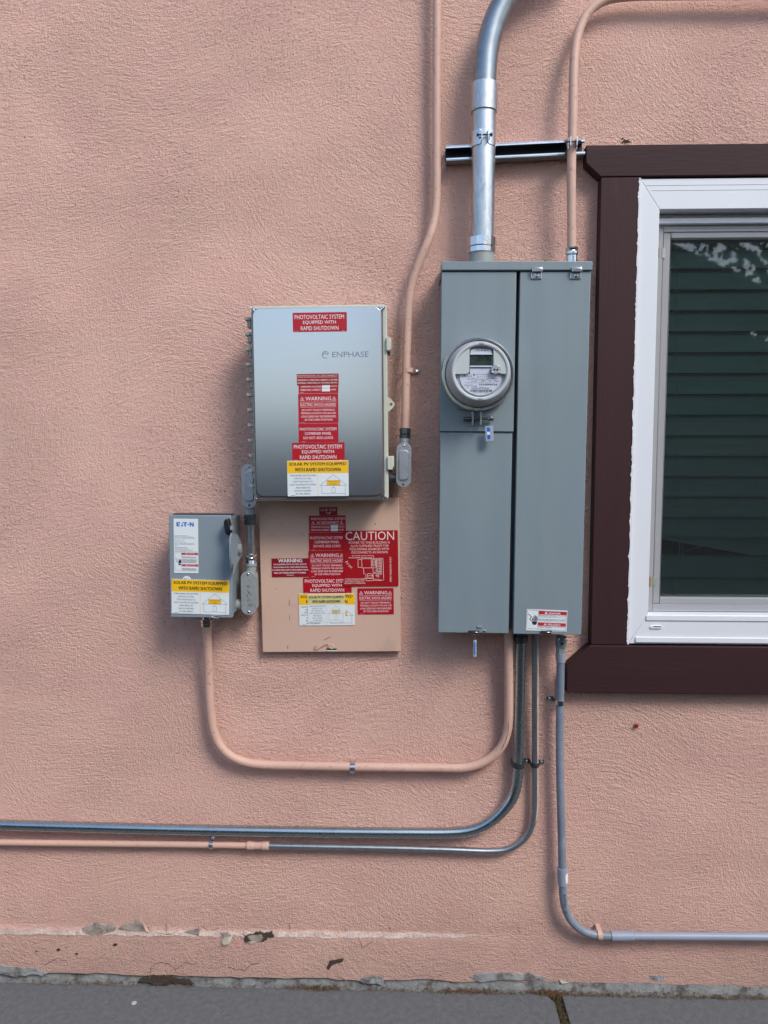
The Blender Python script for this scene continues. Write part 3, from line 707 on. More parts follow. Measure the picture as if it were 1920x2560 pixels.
def warning(b, mt='white'):
    x0, y0, x1, y1 = b; X = lambda u: x0+(x1-x0)*u; Y = lambda v: y0+(y1-y0)*v; s = (x1-x0)*.05
    return [('t', mt, 'WARNING', X(.185), Y(.105), X(.825), Y(.235))]+tri_icon(mt, X(.10), Y(.18), s)+tri_icon(mt, X(.90), Y(.18), s)+[
        ('l', mt, [(X(.05), Y(.285)), (X(.95), Y(.285))], (x1-x0)*.006), ('t', mt, 'ELECTRIC SHOCK HAZARD', X(.055), Y(.325), X(.945), Y(.42)), ('l', mt, [(X(.05), Y(.455)), (X(.95), Y(.455))], (x1-x0)*.006),
        ('t', mt, 'DO NOT TOUCH TERMINALS', X(.09), Y(.52), X(.915), Y(.59)), ('t', mt, 'TERMINALS ON BOTH THE LINE AND', X(.065), Y(.63), X(.945), Y(.695)),
        ('t', mt, 'LOAD SIDES MAY BE ENERGIZED', X(.07), Y(.74), X(.94), Y(.81)), ('t', mt, 'IN THE OPEN POSITION', X(.16), Y(.85), X(.85), Y(.92)), ('l', mt, [(X(.07), Y(.975)), (X(.16), Y(.975))], (x1-x0)*.004)]
def solar(b, ink='ink', yel='yellow', full=True, hb=.355):
    x0, y0, x1, y1 = b; X = lambda u: x0+(x1-x0)*u; Y = lambda v: y0+(y1-y0)*v; lw = (x1-x0)*.0035
    it = [('t', 'ink', 'SOLAR PV SYSTEM EQUIPPED', X(.035), Y(.055), X(.965), Y(.155), .03), ('t', 'ink', 'WITH RAPID SHUTDOWN', X(.125), Y(.205), X(.87), Y(.305), .03)]
    for k, (s_, a, c_) in enumerate((('TURN RAPID SHUTDOWN', .035, .465), ('SWITCH TO THE', .115, .385), ('"OFF" POSITION TO', .085, .415), ('SHUT DOWN PV SYSTEM', .04, .465), ('AND REDUCE', .135, .37), ('SHOCK HAZARD', .115, .39), ('IN THE ARRAY', .135, .375))):
        it.append(('t', ink, s_, X(a), Y(.395+k*.0855), X(c_), Y(.44+k*.0855)))
    it += [('l', yel, [(X(.50), Y(.36)), (X(.50), Y(.995))], lw*1.4)]
    it += [('l', ink, [(X(.535), Y(.70)), (X(.75), Y(.40)), (X(.97), Y(.70)), (X(.535), Y(.70))], lw), ('l', ink, [(X(.56), Y(.70)), (X(.56), Y(.93)), (X(.945), Y(.93)), (X(.945), Y(.70))], lw),
           ('l', ink, [(X(.752), Y(.70)), (X(.752), Y(.765))], lw), ('l', ink, [(X(.725), Y(.765)), (X(.725), Y(.905)), (X(.78), Y(.905)), (X(.78), Y(.765)), (X(.725), Y(.765))], lw),
           ('p', yel, [(X(.645), Y(.56)), (X(.645), Y(.695)), (X(.86), Y(.695)), (X(.86), Y(.56))]), ('l', ink, [(X(.645), Y(.56)), (X(.645), Y(.695)), (X(.86), Y(.695)), (X(.86), Y(.56)), (X(.645), Y(.56))], lw*.8),
           ('t', ink, 'SOLAR ELECTRIC', X(.66), Y(.58), X(.845), Y(.615)), ('t', ink, 'PV PANELS', X(.69), Y(.64), X(.81), Y(.675)), ('l', ink, [(X(.05), Y(.975)), (X(.12), Y(.975))], lw*1.4), ('l', ink, [(X(.93), Y(.965)), (X(.965), Y(.965))], lw)]
    return it, ((yel, 'header_band', (x0+(x1-x0)*.002, y0+(y1-y0)*.012, x1-(x1-x0)*.002, y0+(y1-y0)*hb)),)

# ================================================================== COMBINER BOX
DB = .150
rb = rect4((626, 765), (965, 762), (973, 1251), (639, 1252), DB); ab = angof(rb)
cb = thing('combiner_box', 'cream plastic solar combiner box with brushed metal door and red stickers', 'electrical box', (rb.c.x, 0, rb.c.y-rb.h/2))
MB().prism(rb.sub(.012, .008, .988, .992), .004, .098).build('body', M['creamdk'], cb, bevel=.004)
MB().prism(rb.round(.010, 4), .102, DB).build('door', M['cream'], cb, bevel=.0025)
MB().prism(rb.round(.012, 4, .006, .014, .972, .994), DB-.004, DB+.004).build('door_inlay', M['brownplate'], cb, bevel=.001)
plate = rectc(C1, 196, 101, 1298, 1730, DB+.008, ab)
# true plate corners measured: it follows the door
plate = rect4(C1(187, 100), C1(1288, 98), C1(1306, 1724), C1(206, 1730), DB+.008, ab)
MB().prism(plate.round(.0205, 7), DB+.003, DB+.0085).build('cover_plate', M['brushed'], cb, bevel=.0012)
DP = DB+.0088
for (x, y) in ((170, 100), (1308, 95), (208, 1755), (1326, 1745)):
    p = P(*C1(x, y), DB+.006); m = MB().rev((p.x, -DB-.001, p.z), (0, -1, 0), [(0, .0044), (.008, .0044), (.0105, .003)], 14)
    sx = 1 if x < 700 else -1; sz = -1 if y < 800 else 1
    q = Vector((p.x+sx*.011, p.z+sz*.011)); m.line((p.x, p.z), tuple(q), .0032, DB+.0075)
    m.build('corner_screw', M['zinc'], cb)
hm = None
for k in range(12):
    y = 185+130.9*k; xl = 110+4.2*k; xr_ = xl+52
    y_ = [rectc(C1, xl, y, xr_, y+27, .125, ab), rectc(C1, xl+17, y+29, xr_, y+84, .125, ab), rectc(C1, xl+13, y+29, xl+30, y+60, .125, ab)]
    m = MB().prism(y_[0].poly(), .088, .132).prism(y_[1].sub(.35, 0, 1.0, 1.0), .09, .128).prism(y_[1].sub(0, .8, .45, 1.0), .09, .124).prism(y_[1].sub(0, 0, .16, .8), .09, .118)
    o = m.build('hinge', M['creamdk'], cb, bevel=.0008, seg=1)
for (xa, ya, xb, yb) in ((1335, 365, 1367, 478), (1345, 1383, 1388, 1500)):
    r_ = rectc(C1, xa, ya, xb, yb, .14, ab)
    m = MB().prism(r_.sub(0, 0, 1, 1), .098, .158).prism(r_.sub(.55, -.0, 1.25, .82), .09, .135); m.build('latch', M['cream'], cb, bevel=.0015)
    MB().prism(r_.sub(.25, 1.01, .95, 1.2), .095, .13).build('latch_clip', M['dark'], cb, bevel=.001)
# padlock tab with hole
def ring_poly(o, i): return
pc = P(*C1(1375, 937), .10); pts = [(1343, 862), (1352, 868), (1408, 930), (1402, 952), (1352, 1008), (1344, 1002)]
outer = [(P(*C1(a, b), .10).x, P(*C1(a, b), .10).z) for a, b in pts]; hr = .0045
def plate_with_hole(poly, c, r, d0, d1, n=16):
    m = MB(); hole = [(c[0]+r*math.cos(2*math.pi*k/n), c[1]+r*math.sin(2*math.pi*k/n)) for k in range(n)]
    # sample outer at same angles
    out = []
    for k in range(n):
        a = 2*math.pi*k/n; dx, dz = math.cos(a), math.sin(a); best = None
        for (x0, z0), (x1, z1) in zip(poly, poly[1:]+poly[:1]):
            ex, ez = x1-x0, z1-z0; den = dx*ez-dz*ex
            if abs(den) < 1e-12: continue
            t = ((x0-c[0])*ez-(z0-c[1])*ex)/den; s_ = ((x0-c[0])*dz-(z0-c[1])*dx)/den
            if t > 0 and -1e-6 <= s_ <= 1+1e-6 and (best is None or t < best): best = t
        out.append((c[0]+dx*best, c[1]+dz*best))
    for k in range(n):
        j = (k+1) % n; m.prism([hole[k], out[k], out[j], hole[j]], d0, d1)
    return m
plate_with_hole(outer, (pc.x, pc.z), hr, .098, .104).build('padlock_tab', M['cream'], cb)
# bottom gasket nibs seen in shadow
# stickers on the cover
T = 't'
b = (525, 142, 992, 308); sticker(cb, C1, b, DP, ab, 'red', photov(b), 1, 'red rapid shutdown sticker at the top of the cover')
sticker(cb, C1, (560, 672, 920, 770), DP, ab, 'redplate', [(T, 'pinkwhite', 'PHOTOVOLTAIC AC DISCONNECT', 567, 681, 908, 696), ('l', 'pinkwhite', [(567, 702), (908, 702)], 2),
        (T, 'pinkwhite', 'MAXIMUM AC OPERATING CURRENT: 21.78 AMPS', 567, 719, 912, 733, .02), (T, 'pinkwhite', 'NOMINAL OPERATING AC VOLTAGE: 240 VAC', 567, 744, 912, 757, .02)], 2, 'engraved red disconnect plate above the warning stickers', .0003, 'label_plate')
sticker(cb, C1, (575, 766, 918, 840), DP, ab, 'red', [(T, 'white', 'OPERATING VOLTAGE', 593, 775, 768, 790), (T, 'white', 'OPERATING CURRENT', 589, 803, 768, 819), (T, 'white', 'VOLTS', 853, 773, 905, 788), (T, 'white', 'AMPS', 853, 803, 900, 818),
        ('l', 'white', [(590, 832), (620, 832)], 1.5)], 1, 'red sticker with two blank white value boxes', bands=(('sticker', 'value_box', (777, 769, 847, 795)), ('sticker', 'value_box', (777, 798, 847, 825))))
b = (573, 843, 918, 1098); sticker(cb, C1, b, DP, ab, 'red', warning(b), 1, 'red electric shock warning sticker in the middle of the cover')
b = (575, 1101, 918, 1264); sticker(cb, C1, b, DP, ab, 'red', combiner(b), 1, 'red combiner panel sticker low on the cover')
b = (519, 1266, 972, 1421); sticker(cb, C1, b, DP, ab, 'red', photov(b), 2, 'red rapid shutdown sticker above the yellow one')
b = (479, 1421, 1007, 1729); it, bd = solar(b); sticker(cb, C1, b, DP, ab, 'sticker', it, 3, 'yellow and white rapid shutdown sticker at the foot of the cover', bands=bd)
# raised maker's logo print
lg = MB(); vs, fs = textmesh('ENPHASE', .0)
r_ = rectc(C1, 866, 480, 1180, 527, DP, ab); lg.add([(r_.pt(u, 1-v)[0], -DP-.0002, r_.pt(u, 1-v)[1]) for u, v in vs], fs)
lg.build('logo_lettering', M['logo'], cb)
lg = MB(); p = P(*C1(808, 508), DP); r0 = rad(58/3.456, p)
for a in range(28):
    a0, a1 = R(a*10+20), R((a+1)*10+20)
    lg.line((p.x+r0*math.cos(a0), p.z+r0*math.sin(a0)), (p.x+r0*math.cos(a1), p.z+r0*math.sin(a1)), .0014, DP+.0002)
lg.line((p.x-r0*.95, p.z+.001), (p.x+r0*.9, p.z+.001), .0014, DP+.0002)
for a in range(12):
    a0, a1 = R(a*15), R((a+1)*15); lg.line((p.x+r0*.55*math.cos(a0), p.z+r0*.55*math.sin(a0)), (p.x+r0*.55*math.cos(a1), p.z+r0*.55*math.sin(a1)), .0012, DP+.0002)
lg.build('logo_emblem', M['logofaint'], cb)

# ================================================================== SAFETY SWITCH
DE = .135
re_ = rect4((422.8, 1288), (579, 1287.5), (578, 1544), (425, 1543.6), DE); ae = angof(re_)-.004
sw = thing('safety_switch', 'small grey safety switch box with black lever and yellow sticker', 'switch box', (re_.c.x, 0, re_.c.y-re_.h/2))
MB().prism(re_.sub(.03, .03, .985, .985), .006, .117).build('body', M['greydark'], sw, bevel=.002)
MB().prism(re_.poly(), .112, DE).build('cover', M['eaton'], sw, bevel=.002)
MB().prism(re_.sub(.06, -.012, 1.02, .0), .10, DE-.004).build('rain_lip', M['dark'], sw, bevel=.0008)
xs_ = re_.pt(1, .5)[0]+.010
lv = [(1335, 400), (1440, 430), (1505, 560), (1532, 690), (1515, 830), (1440, 960), (1400, 1060), (1378, 1130), (1352, 1150), (1330, 1040), (1312, 860), (1308, 620), (1318, 480)]
q = [PXP(*E2(a, b), xs_) for a, b in lv]; n = len(q)
m = MB().add(q+[v+Vector((.0035, 0, 0)) for v in q], [list(range(n)), list(range(n, 2*n))[::-1]]+[(i, (i+1) % n, (i+1) % n+n, i+n) for i in range(n)])
m.build('lever_plate', M['eaton'], sw, bevel=.0008, seg=1)
pv = PXP(*E2(1490, 700), xs_+.004); MB().rev(pv-Vector((.012, 0, 0)), (1, 0, 0), [(0, .016), (.016, .016), (.02, .012)], 20).build('pivot_hub', M['greydark'], sw)
# slot in the lever plate
q = [PXP(*E2(a, b), xs_+.0042) for a, b in ((1362, 990), (1378, 975), (1385, 1000), (1376, 1100), (1360, 1110))]
MB().add(q, [range(5)]).build('lever_slot', M['dark'], sw)
q = [PXP(*E2(a, b), xs_+.0042) for a, b in ((1350, 262), (1388, 258), (1388, 335), (1352, 340))]
q2 = [v-Vector((.0045, 0, 0)) for v in q]; MB().add(q+q2, [(0, 1, 2, 3), (7, 6, 5, 4), (0, 4, 5, 1), (1, 5, 6, 2), (2, 6, 7, 3), (3, 7, 4, 0)]).build('lever_stop', M['pvclight'], sw)
a_ = P(*E2(1300, 430), .158); b_ = PXP(*E2(1330, 520), xs_)
MB().tube([a_, P(*E2(1305, 480), .156), Vector((b_.x, b_.y, b_.z))], .0035, 8).build('lever_arm', M['eaton'], sw)
gp = [(1212, 195), (1235, 132), (1300, 122), (1312, 150), (1347, 370), (1335, 410), (1300, 434), (1250, 412)]
MB().prism([(P(*E2(a, b), .16).x, P(*E2(a, b), .16).z) for a, b in gp], .146, .172).build('lever_grip', M['black'], sw, bevel=.003)
hk = rectc(E2, 985, 1955, 1155, 1985, DE, 0)
m = MB(); m.prism(hk.sub(.0, .0, 1, .25), DE-.002, DE+.006); pts = [hk.pt(.02+.96*k/8, .15+.8*math.sin(math.pi*k/8)) for k in range(9)]
m.tube([Vector((x, -DE-.010, z)) for x, z in pts], .002, 8); m.build('cover_hook', M['zinc'], sw)
# embossed ON / OFF marks
for (s_, x0, y0, x1, y1) in (('ON', 1150, 152, 1195, 172), ('OFF', 1165, 1130, 1228, 1165)):
    r_ = rectc(E2, x0, y0, x1, y1, DE, ae); vs, fs = textmesh(s_, 0.0)
    MB().add([(r_.pt(u, 1-v)[0], -DE-.0004, r_.pt(u, 1-v)[1]) for u, v in vs], fs).build('embossed_mark', M['sticker' if 0 else 'pvclight'], sw)
p = P(*E2(1172, 1255), DE); MB().rev((p.x, -DE+.001, p.z), (0, -1, 0), [(0, .0036), (.0022, .0028), (.0024, .0015)], 14).build('embossed_mark', M['eaton'], sw)
# round made-in label half hidden
p = P(*E2(505, 1290), DE); MB().rev((p.x, -DE+.001, p.z), (0, -1, 0), [(0, .0128), (.0012, .0128)], 28).build('sticker', M['sticker'], sw, label='round white sticker half hidden behind the yellow one')
r_ = rectc(E2, 440, 1255, 500, 1276, DE, ae); MB().flat(r_.poly(), DE+.00035).build('sticker_print', M['ink'], sw)
r_ = rectc(E2, 504, 1252, 575, 1276, DE, ae); MB().flat(r_.poly(), DE+.00035).build('sticker_print', M['flake'], sw)
L = []
for s_, x0, y0, x1, y1 in (('General Duty Safety Switch', 276, 440, 520, 455), ('Interrupteur de securite a usage general', 276, 461, 630, 476), ('Interruptor de seguridad de servicio general', 276, 484, 662, 499), ('30 A, 240 V~, 60 Hz', 276, 524, 455, 538),
                           ('Complete ratings inside', 276, 558, 482, 572), ('Valeurs nominales completes a l\'interieur', 276, 582, 640, 596), ('Informacion completa de capacidades en el', 276, 603, 662, 617), ('interior', 278, 628, 336, 640),
                           ('Further instructions inside', 278, 660, 508, 674), ('Autres instructions a l\'interieur', 280, 686, 545, 700), ('Instrucciones adicionales en el interior', 280, 709, 615, 723)):
    L.append((T, 'ink', s_, x0, y0, x1, y1, .02))
L += [('p', 'blue', [(316, 192), (316, 272), (382, 272), (382, 254), (342, 254), (342, 240), (378, 240), (378, 224), (342, 224), (342, 210), (388, 210), (388, 192)]), ('p', 'blue', [(402, 272), (418, 232), (440, 238), (438, 272)]), ('p', 'blue', [(410, 222), (422, 200), (436, 226)]),
      ('p', 'blue', [(428, 192), (440, 210), (466, 210), (466, 272), (494, 272), (494, 210), (512, 210), (520, 192)]), ('p', 'blue', [(522, 232), (530, 218), (544, 218), (552, 232), (544, 247), (530, 247)]),
      ('p', 'blue', [(562, 272), (562, 192), (590, 192), (620, 240), (620, 192), (642, 192), (642, 272), (616, 272), (586, 226), (586, 272)])]
L += [('l', 'ink', [(280, 768), (283, 1105), (718, 1105)], 2), ('l', 'ink', [(405, 815), (408, 1105)], 2), ('l', 'ink', [(280, 768), (405, 768)], 2), ('l', 'ink', [(280, 748), (700, 750)], 5),
      (T, 'white', 'DANGER', 520, 776, 655, 792), (T, 'white', 'PELIGRO', 522, 994, 668, 1008), ('p', 'white', [(478, 794), (494, 772), (510, 794)]), ('p', 'white', [(480, 1012), (496, 990), (512, 1012)])]
for k, y in enumerate((845, 862, 905, 925, 945, 955, 1066, 1080, 1095)): L.append(('l', 'greyink', [(418, y), (690 if k % 2 else 670, y+2)], 5 if k % 3 else 9))
for k in range(4): L.append((T, 'ink', 'HAZARDOUS VOLTAGE WILL CAUSE SEVERE INJURY OR DEATH', 415, 882+k*8, 700, 889+k*8))
hand = [(345, 960), (352, 905), (362, 880), (368, 920), (376, 878), (384, 915), (392, 885), (400, 920), (400, 960), (372, 968)]
L += [('p', 'ink', hand), ('p', 'ink', [(342, 975), (398, 972), (388, 1002), (350, 1003)]), ('l', 'ink', [(292, 870), (330, 895), (308, 930), (340, 948)], 7), (T, 'ink', '14-4321', 292, 1120, 345, 1130)]
L = [i for i in L if not (i[0] == T and i[2] == '14-4321')]
sticker(sw, E2, (262, 128, 722, 1152), DE, ae, 'sticker', L, 1, 'tall white maker and danger label on the switch cover', .001, bands=(('redfade', 'red_band', (402, 768, 716, 808)), ('redfade', 'red_band', (408, 985, 718, 1024))))
b = (219, 1275, 1304, 1925); it, bd = solar(b, hb=.36); sticker(sw, E2, b, DE, ae-.012, 'sticker', it, 2, 'yellow and white rapid shutdown sticker on the switch cover', bands=bd)

# ================================================================== PINK PANEL
DD = .024
rp = rect4((646, 1247), (997, 1247), (1003.5, 1627), (656, 1633), DD); ap = angof(rp)
pp = thing('service_panel_door', 'pink painted flush service panel covered in red warning labels', 'electrical panel', (rp.c.x, 0, rp.c.y-rp.h/2))
MB().prism(rp.sub(.01, .01, .99, .985), -.02, .014).build('panel_box', M['pinkdoor'], pp)
MB().prism(rp.poly(), .010, DD).build('door', M['pinkdoor'], pp, bevel=.0022)
b = (690, 122, 888, 212); sticker(pp, C3, b, DD, ap, 'redplate', [(T, 'pinkwhite', 'LINE SIDE', 708, 138, 872, 164), (T, 'pinkwhite', 'TAP', 762, 177, 820, 197)], 1, 'dark red line side tap label in the shadow of the box above', .0003, 'label_plate')
b = (578, 213, 980, 396); sticker(pp, C3, b, DD, ap, 'red', [(T, 'white', 'PHOTOVOLTAIC SYSTEM', 606, 236, 968, 262), (T, 'white', 'AC DISCONNECT', 662, 276, 902, 302)]+tri_icon('white', 625, 288, 15)+tri_icon('white', 932, 288, 15)+[('l', 'white', [(600, 312), (960, 312)], 2),
    (T, 'white', 'OPERATING VOLTAGE', 602, 328, 802, 346), (T, 'white', 'OPERATING CURRENT', 598, 360, 802, 380), (T, 'white', 'VOLTS', 905, 328, 964, 346), (T, 'white', 'AMPS', 905, 361, 956, 378)], 1, 'red AC disconnect sticker with two written white value boxes', bands=(('sticker', 'value_box', (815, 319, 895, 350)), ('sticker', 'value_box', (815, 354, 895, 384))))
b = (577, 399, 976, 592); sticker(pp, C3, b, DD, ap, 'red', combiner(b), 1, 'red combiner panel sticker partly under the caution placard')
b = (576, 597, 976, 886); sticker(pp, C3, b, DD, ap, 'red', warning(b), 2, 'red shock warning sticker partly under the caution placard')
b = (515, 888, 1043, 1059); sticker(pp, C3, b, DD, ap, 'red', photov(b), 1, 'red rapid shutdown sticker below the caution placard')
b = (172, 681, 582, 884); sticker(pp, C3, b, DD, ap, 'redplate', [(T, 'white', 'WARNING', 245, 686, 506, 724, .03), (T, 'white', 'THIS EQUIPMENT FED BY MULTIPLE SOURCES.', 190, 738, 556, 755, .02), (T, 'white', 'TOTAL RATING OF ALL OVERCURRENT DEVICES,', 184, 769, 562, 786, .02),
    (T, 'white', 'EXCLUDING MAIN SUPPLY OVERCURRENT DEVICE,', 176, 799, 572, 816, .02), (T, 'white', 'SHALL NOT EXCEED AMPACITY OF BUSBAR.', 196, 829, 545, 846, .02), ('l', 'white', [(335, 863), (410, 863)], 4)], 1, 'wide dark red multiple sources warning label at left', .0003, 'label_plate')
b = (470, 1063, 1078, 1412); it, bd = solar(b); sticker(pp, C3, b, DD, ap, 'sticker', it, 2, 'bright yellow rapid shutdown sticker under the faded one', bands=bd)
b = (567, 1074, 973, 1378); it, bd = solar(b, 'greyink', 'paleyellow'); sticker(pp, C3, b, DD, ap+.004, 'sticker', it, 3, 'smaller faded rapid shutdown sticker stuck over the yellow one', bands=bd, radius=.0004)
b = (1109, 1006, 1503, 1291); sticker(pp, C3, b, DD, ap, 'red', warning(b), 1, 'red shock warning sticker at lower right')
# caution placard (E3 pixels)
K = 'pinkwhite'; rc_ = []
for s_, x0, y0, x1, y1, bo in (('CAUTION', 512, 68, 1470, 238, .0), ('POWER TO THIS BUILDING IS', 575, 262, 1382, 308, .0), ('ALSO SUPPLIED FROM THE', 608, 328, 1358, 370, .0), ('FOLLOWING SOURCES WITH', 598, 390, 1365, 436, .0), ('DISCONNECTS AS SHOWN', 626, 455, 1340, 500, .0),
                            ('(8) SOLAR PANELS AND', 632, 535, 1032, 556, .03), ('MICRO-INVERTERS ON ROOF', 572, 572, 1032, 594, .03), ('PV INTERCONNECTION POINT', 485, 992, 875, 1012, .02), ('LOCATED AT UTILITY METER,', 485, 1018, 880, 1038, .02),
                            ('MAIN SERVICE PANEL, AC', 485, 1046, 860, 1066, .02), ('DISCONNECT & COMBINER BOX', 470, 1074, 888, 1098, .02)):
    rc_.append((T, K, s_, x0, y0, x1, y1, bo))
def ln(*pts, w_=8): rc_.append(('l', K, list(pts), w_))
ln((748, 618), (822, 618)); ln((748, 618), (752, 775), (828, 775)); ln((822, 605), (828, 785), (1108, 785), (1108, 600)); ln((822, 605), (1245, 600), (1254, 1035), (1060, 1035)); ln((1010, 600), (1018, 785)); ln((858, 788), (862, 905), (902, 910), (905, 1038), (1048, 1038), (1043, 788))
ln((1035, 625), (1035, 748), (1098, 748), (1098, 625), (1035, 625))
for y in (655, 686, 717): ln((1035, y), (1098, y))
ln((1122, 620), (1122, 795)); ln((1182, 620), (1182, 860)); ln((1215, 620), (1215, 915), (1188, 915), (1188, 620)); ln((1122, 620), (1215, 620))
for y in (645, 675, 705, 735, 765, 795): ln((1122, y), (1182, y))
for y in (685, 750, 815, 858): ln((1182, y), (1215, y))
ln((1135, 800), (1095, 830), (1135, 860), (1182, 860)); ln((1110, 830), (1182, 830)); ln((1068, 870), (1068, 898), (1182, 898), (1182, 870), (1068, 870)); ln((1160, 910), (1130, 910), (1097, 938), (1130, 968), (1160, 968), (1160, 910)); ln((1097, 938), (1160, 938))
ln((935, 900), (935, 985), (1010, 988), (1038, 945), (1010, 900), (935, 900)); ln((935, 942), (1038, 942)); ln((870, 990), (960, 992), (1254, 1035)); ln((1040, 540), (1055, 540), (1068, 615))
ln((495, 668), (545, 645), (525, 710), (570, 688), w_=8); ln((560, 745), (578, 722), (625, 765), (632, 775), (618, 787), (604, 775), (560, 745), w_=8)
rc_.append(('v', K, '3909 MARION WAY', 1372, 568, 1412, 1065))
q = (455, 50, 1543, 1148)
pc_ = sticker(pp, E3, q, DD, ap, 'redcaution', rc_, 4, 'large engraved red caution placard with a site plan', .0003, 'label_plate')
# wire latch with round lock
m = MB(); pts = [P(*C3(a, b), DD+.004) for a, b in ((672, 1640), (655, 1630), (642, 1645), (650, 1668), (672, 1670), (700, 1652), (740, 1630), (785, 1610), (790, 1620), (795, 1660))]
m.tube(smooth_path(pts, .003), .0011, 8); m.build('latch_wire', M['pink'], pp)
p = P(*C3(828, 1645), DD); MB().rev((p.x, -DD+.001, p.z), (0, -1, 0), [(0, .0072), (.004, .0066), (.0042, .0046), (.003, .0044)], 18).build('lock', M['pinkdoor'], pp)
r_ = rectc(C3, 768, 1664, 880, 1680, DD, ap); MB().prism(r_.poly(), DD-.001, DD+.0004).build('latch_slot', M['black'], pp)
r_ = rectc(C3, 775, 1681, 882, 1694, DD, ap); MB().prism(r_.poly(), DD-.001, DD+.004).build('latch_tab', M['cream'], pp, bevel=.0006)
r_ = rectc(C3, 750, 1538, 820, 1546, DD, ap+.55); MB().prism(r_.poly(), DD-.001, DD+.003).build('latch_tab', M['pink'], pp, bevel=.0008)
for (x0, y0, x1, y1) in ((362, 1128, 364, 1195), (366, 1300, 368, 1352), (344, 1634, 348, 1668), (1296, 300, 1304, 316), (218, 1008, 226, 1015)):
    r_ = rectc(C3, x0-1, y0, x1+1, y1, DD, ap-.03); MB().flat(r_.poly(), DD+.0003).build('scratch', M['cavity'], pp)

# ================================================================== METER MAIN PANEL
DM = .118
rm_ = rect4((1102, 678), (1480, 678), (1451, 1587), (1096, 1583), DM); am = angof(rm_)
mp = thing('meter_cabinet', 'tall grey metal meter and main breaker panel beside the window', 'electrical panel', (rm_.c.x, 0, rm_.c.y-rm_.h/2))
MB().prism(rm_.sub(.012, -.01, .985, .996), .004, .058).build('body', M['greydark'], mp, bevel=.002)
sl_ = .4335
MB().prism(rm_.sub(0, .001, .503, sl_), .05, DM).build('meter_cover', M['grey'], mp, bevel=.0022)
MB().prism(rm_.sub(.004, sl_+.002, .497, 1), .05, DM-.005).build('lower_door', M['grey'], mp, bevel=.0022)
MB().prism(rm_.sub(.527, .001, 1, 1), .05, DM).build('main_door', M['grey'], mp, bevel=.0022)
MB().prism(rm_.sub(-.001, -.025, 1.007, -.0018), .0, DM+.006).build('top_cap', M['grey'], mp, bevel=.0018)
MB().prism(rm_.sub(-.01, .002, .0, .02), .03, DM-.01).build('cap_tab', M['dark'], mp); MB().prism(rm_.sub(1.0, .002, 1.006, .012), .05, DM-.004).build('cap_tab', M['dark'], mp)
for k, (x0, x1) in enumerate(((980, 1088), (1370, 1478))):
    r_ = rectc(C4, x0, 192, x1, 303, DM+.006, am)
    m = MB().prism(r_.sub(0.03, 0, 1.0, .08), DM, DM+.012).prism(r_.sub(.05, .08, 1, .42), DM+.004, DM+.013).prism(r_.sub(0, .42, .97, 1), DM-.001, DM+.0035)
    c_ = m.build('draw_clip', M['zinc'], mp, bevel=.0012)
    p = r_.pt(.53, .72); MB().rev((p[0], -DM-.003, p[1]), (0, -1, 0), [(0, .0052), (.003, .0048), (.0038, .003)], 14).build('screw', M['zinc'], c_)
for x0, x1, dm in ((425, 543, DM-.005), (1258, 1375, DM)):
    r_ = rectc(D2, x0, 448, x1, 478, dm, am)
    c_ = MB().prism([r_.pt(0, 0), r_.pt(.12, .95), r_.pt(.9, 1.0), r_.pt(1.0, .15), r_.pt(.5, .05)], dm, dm+.010).build('padlock_hasp', M['zinc'], mp, bevel=.0008, seg=1)
    MB().prism([r_.pt(-.03, -.15), r_.pt(-.0, .45), r_.pt(.2, .08), r_.pt(1, .0), r_.pt(1, -.15)], dm-.001, dm+.0104).build('hasp_slot', M['black'], c_)
    MB().flat(r_.round(r_.h*.14, 3, .38, .35, .62, .65), dm+.0105).build('hasp_hole', M['black'], c_)
p = P(*D2(600, 452), DM-.005); MB().rev((p.x, -DM+.006, p.z), (0, -1, 0), [(0, .0054), (.003, .0052), (.0055, .003)], 16).build('screw', M['zinc'], mp)
p = P(*D2(547, 398), DM-.005); r_ = rectc(D2, 516, 388, 580, 412, DM-.005, am); MB().prism(r_.round(r_.h*.48, 4), DM-.006, DM-.002).build('embossed_lug', M['grey'], mp, bevel=.0012)
# danger label
Lm = [(T, 'white', 'DANGER', 848, 362, 1192, 415, .02), (T, 'white', 'PELIGRO', 835, 692, 1198, 752, .02), ('p', 'white', [(720, 410), (765, 335), (810, 410)]), ('p', 'white', [(708, 742), (752, 672), (798, 742)]), ('l', 'redfade', [(765, 355), (765, 392)], 10), ('l', 'redfade', [(752, 690), (752, 725)], 10)]
for s_, x0, y0, x1, y1 in (('HAZARDOUS VOLTAGE. WILL CAUSE', 548, 440, 1362, 462), ('SEVERE INJURY OR DEATH.', 548, 468, 1090, 488), ('Turn off power supplying this equipment before working', 548, 498, 1355, 516), ('TENSION DANGEREUSE. PEUT CAUSER', 548, 558, 1360, 578), ('DES BLESSURES GRAVES OU LA MORT', 548, 584, 1345, 606), ('Couper l\'alimentation de cet equipement', 545, 620, 1340, 638),
                           ('TENSION PELIGROSA. CAUSA SEVERAS', 545, 775, 1345, 795), ('LESIONES O MUERTE.', 545, 802, 945, 820), ('Desconecte la energia antes de trabajar en el equipo', 540, 862, 1345, 884)):
    Lm.append((T, 'ink', s_, x0, y0+4, x1, y1+4, .01))
Lm += [('l', 'ink', [(212, 312), (1375, 350), (1360, 912), (200, 855), (212, 312)], 7), ('l', 'ink', [(540, 330), (525, 865)], 5)]
Lm += [('p', 'ink', [(350, 745-110), (510, 640), (500, 700), (478, 748), (392, 748), (362, 700)]), ('l', 'ink', [(240, 435), (335, 520), (290, 570), (300, 610), (350, 618)], 20)]
for k, (x, y) in enumerate(((368, 545), (405, 495), (440, 472), (470, 490), (502, 515))): Lm.append(('l', 'ink', [(x+4, 600), (x, y)], 22))
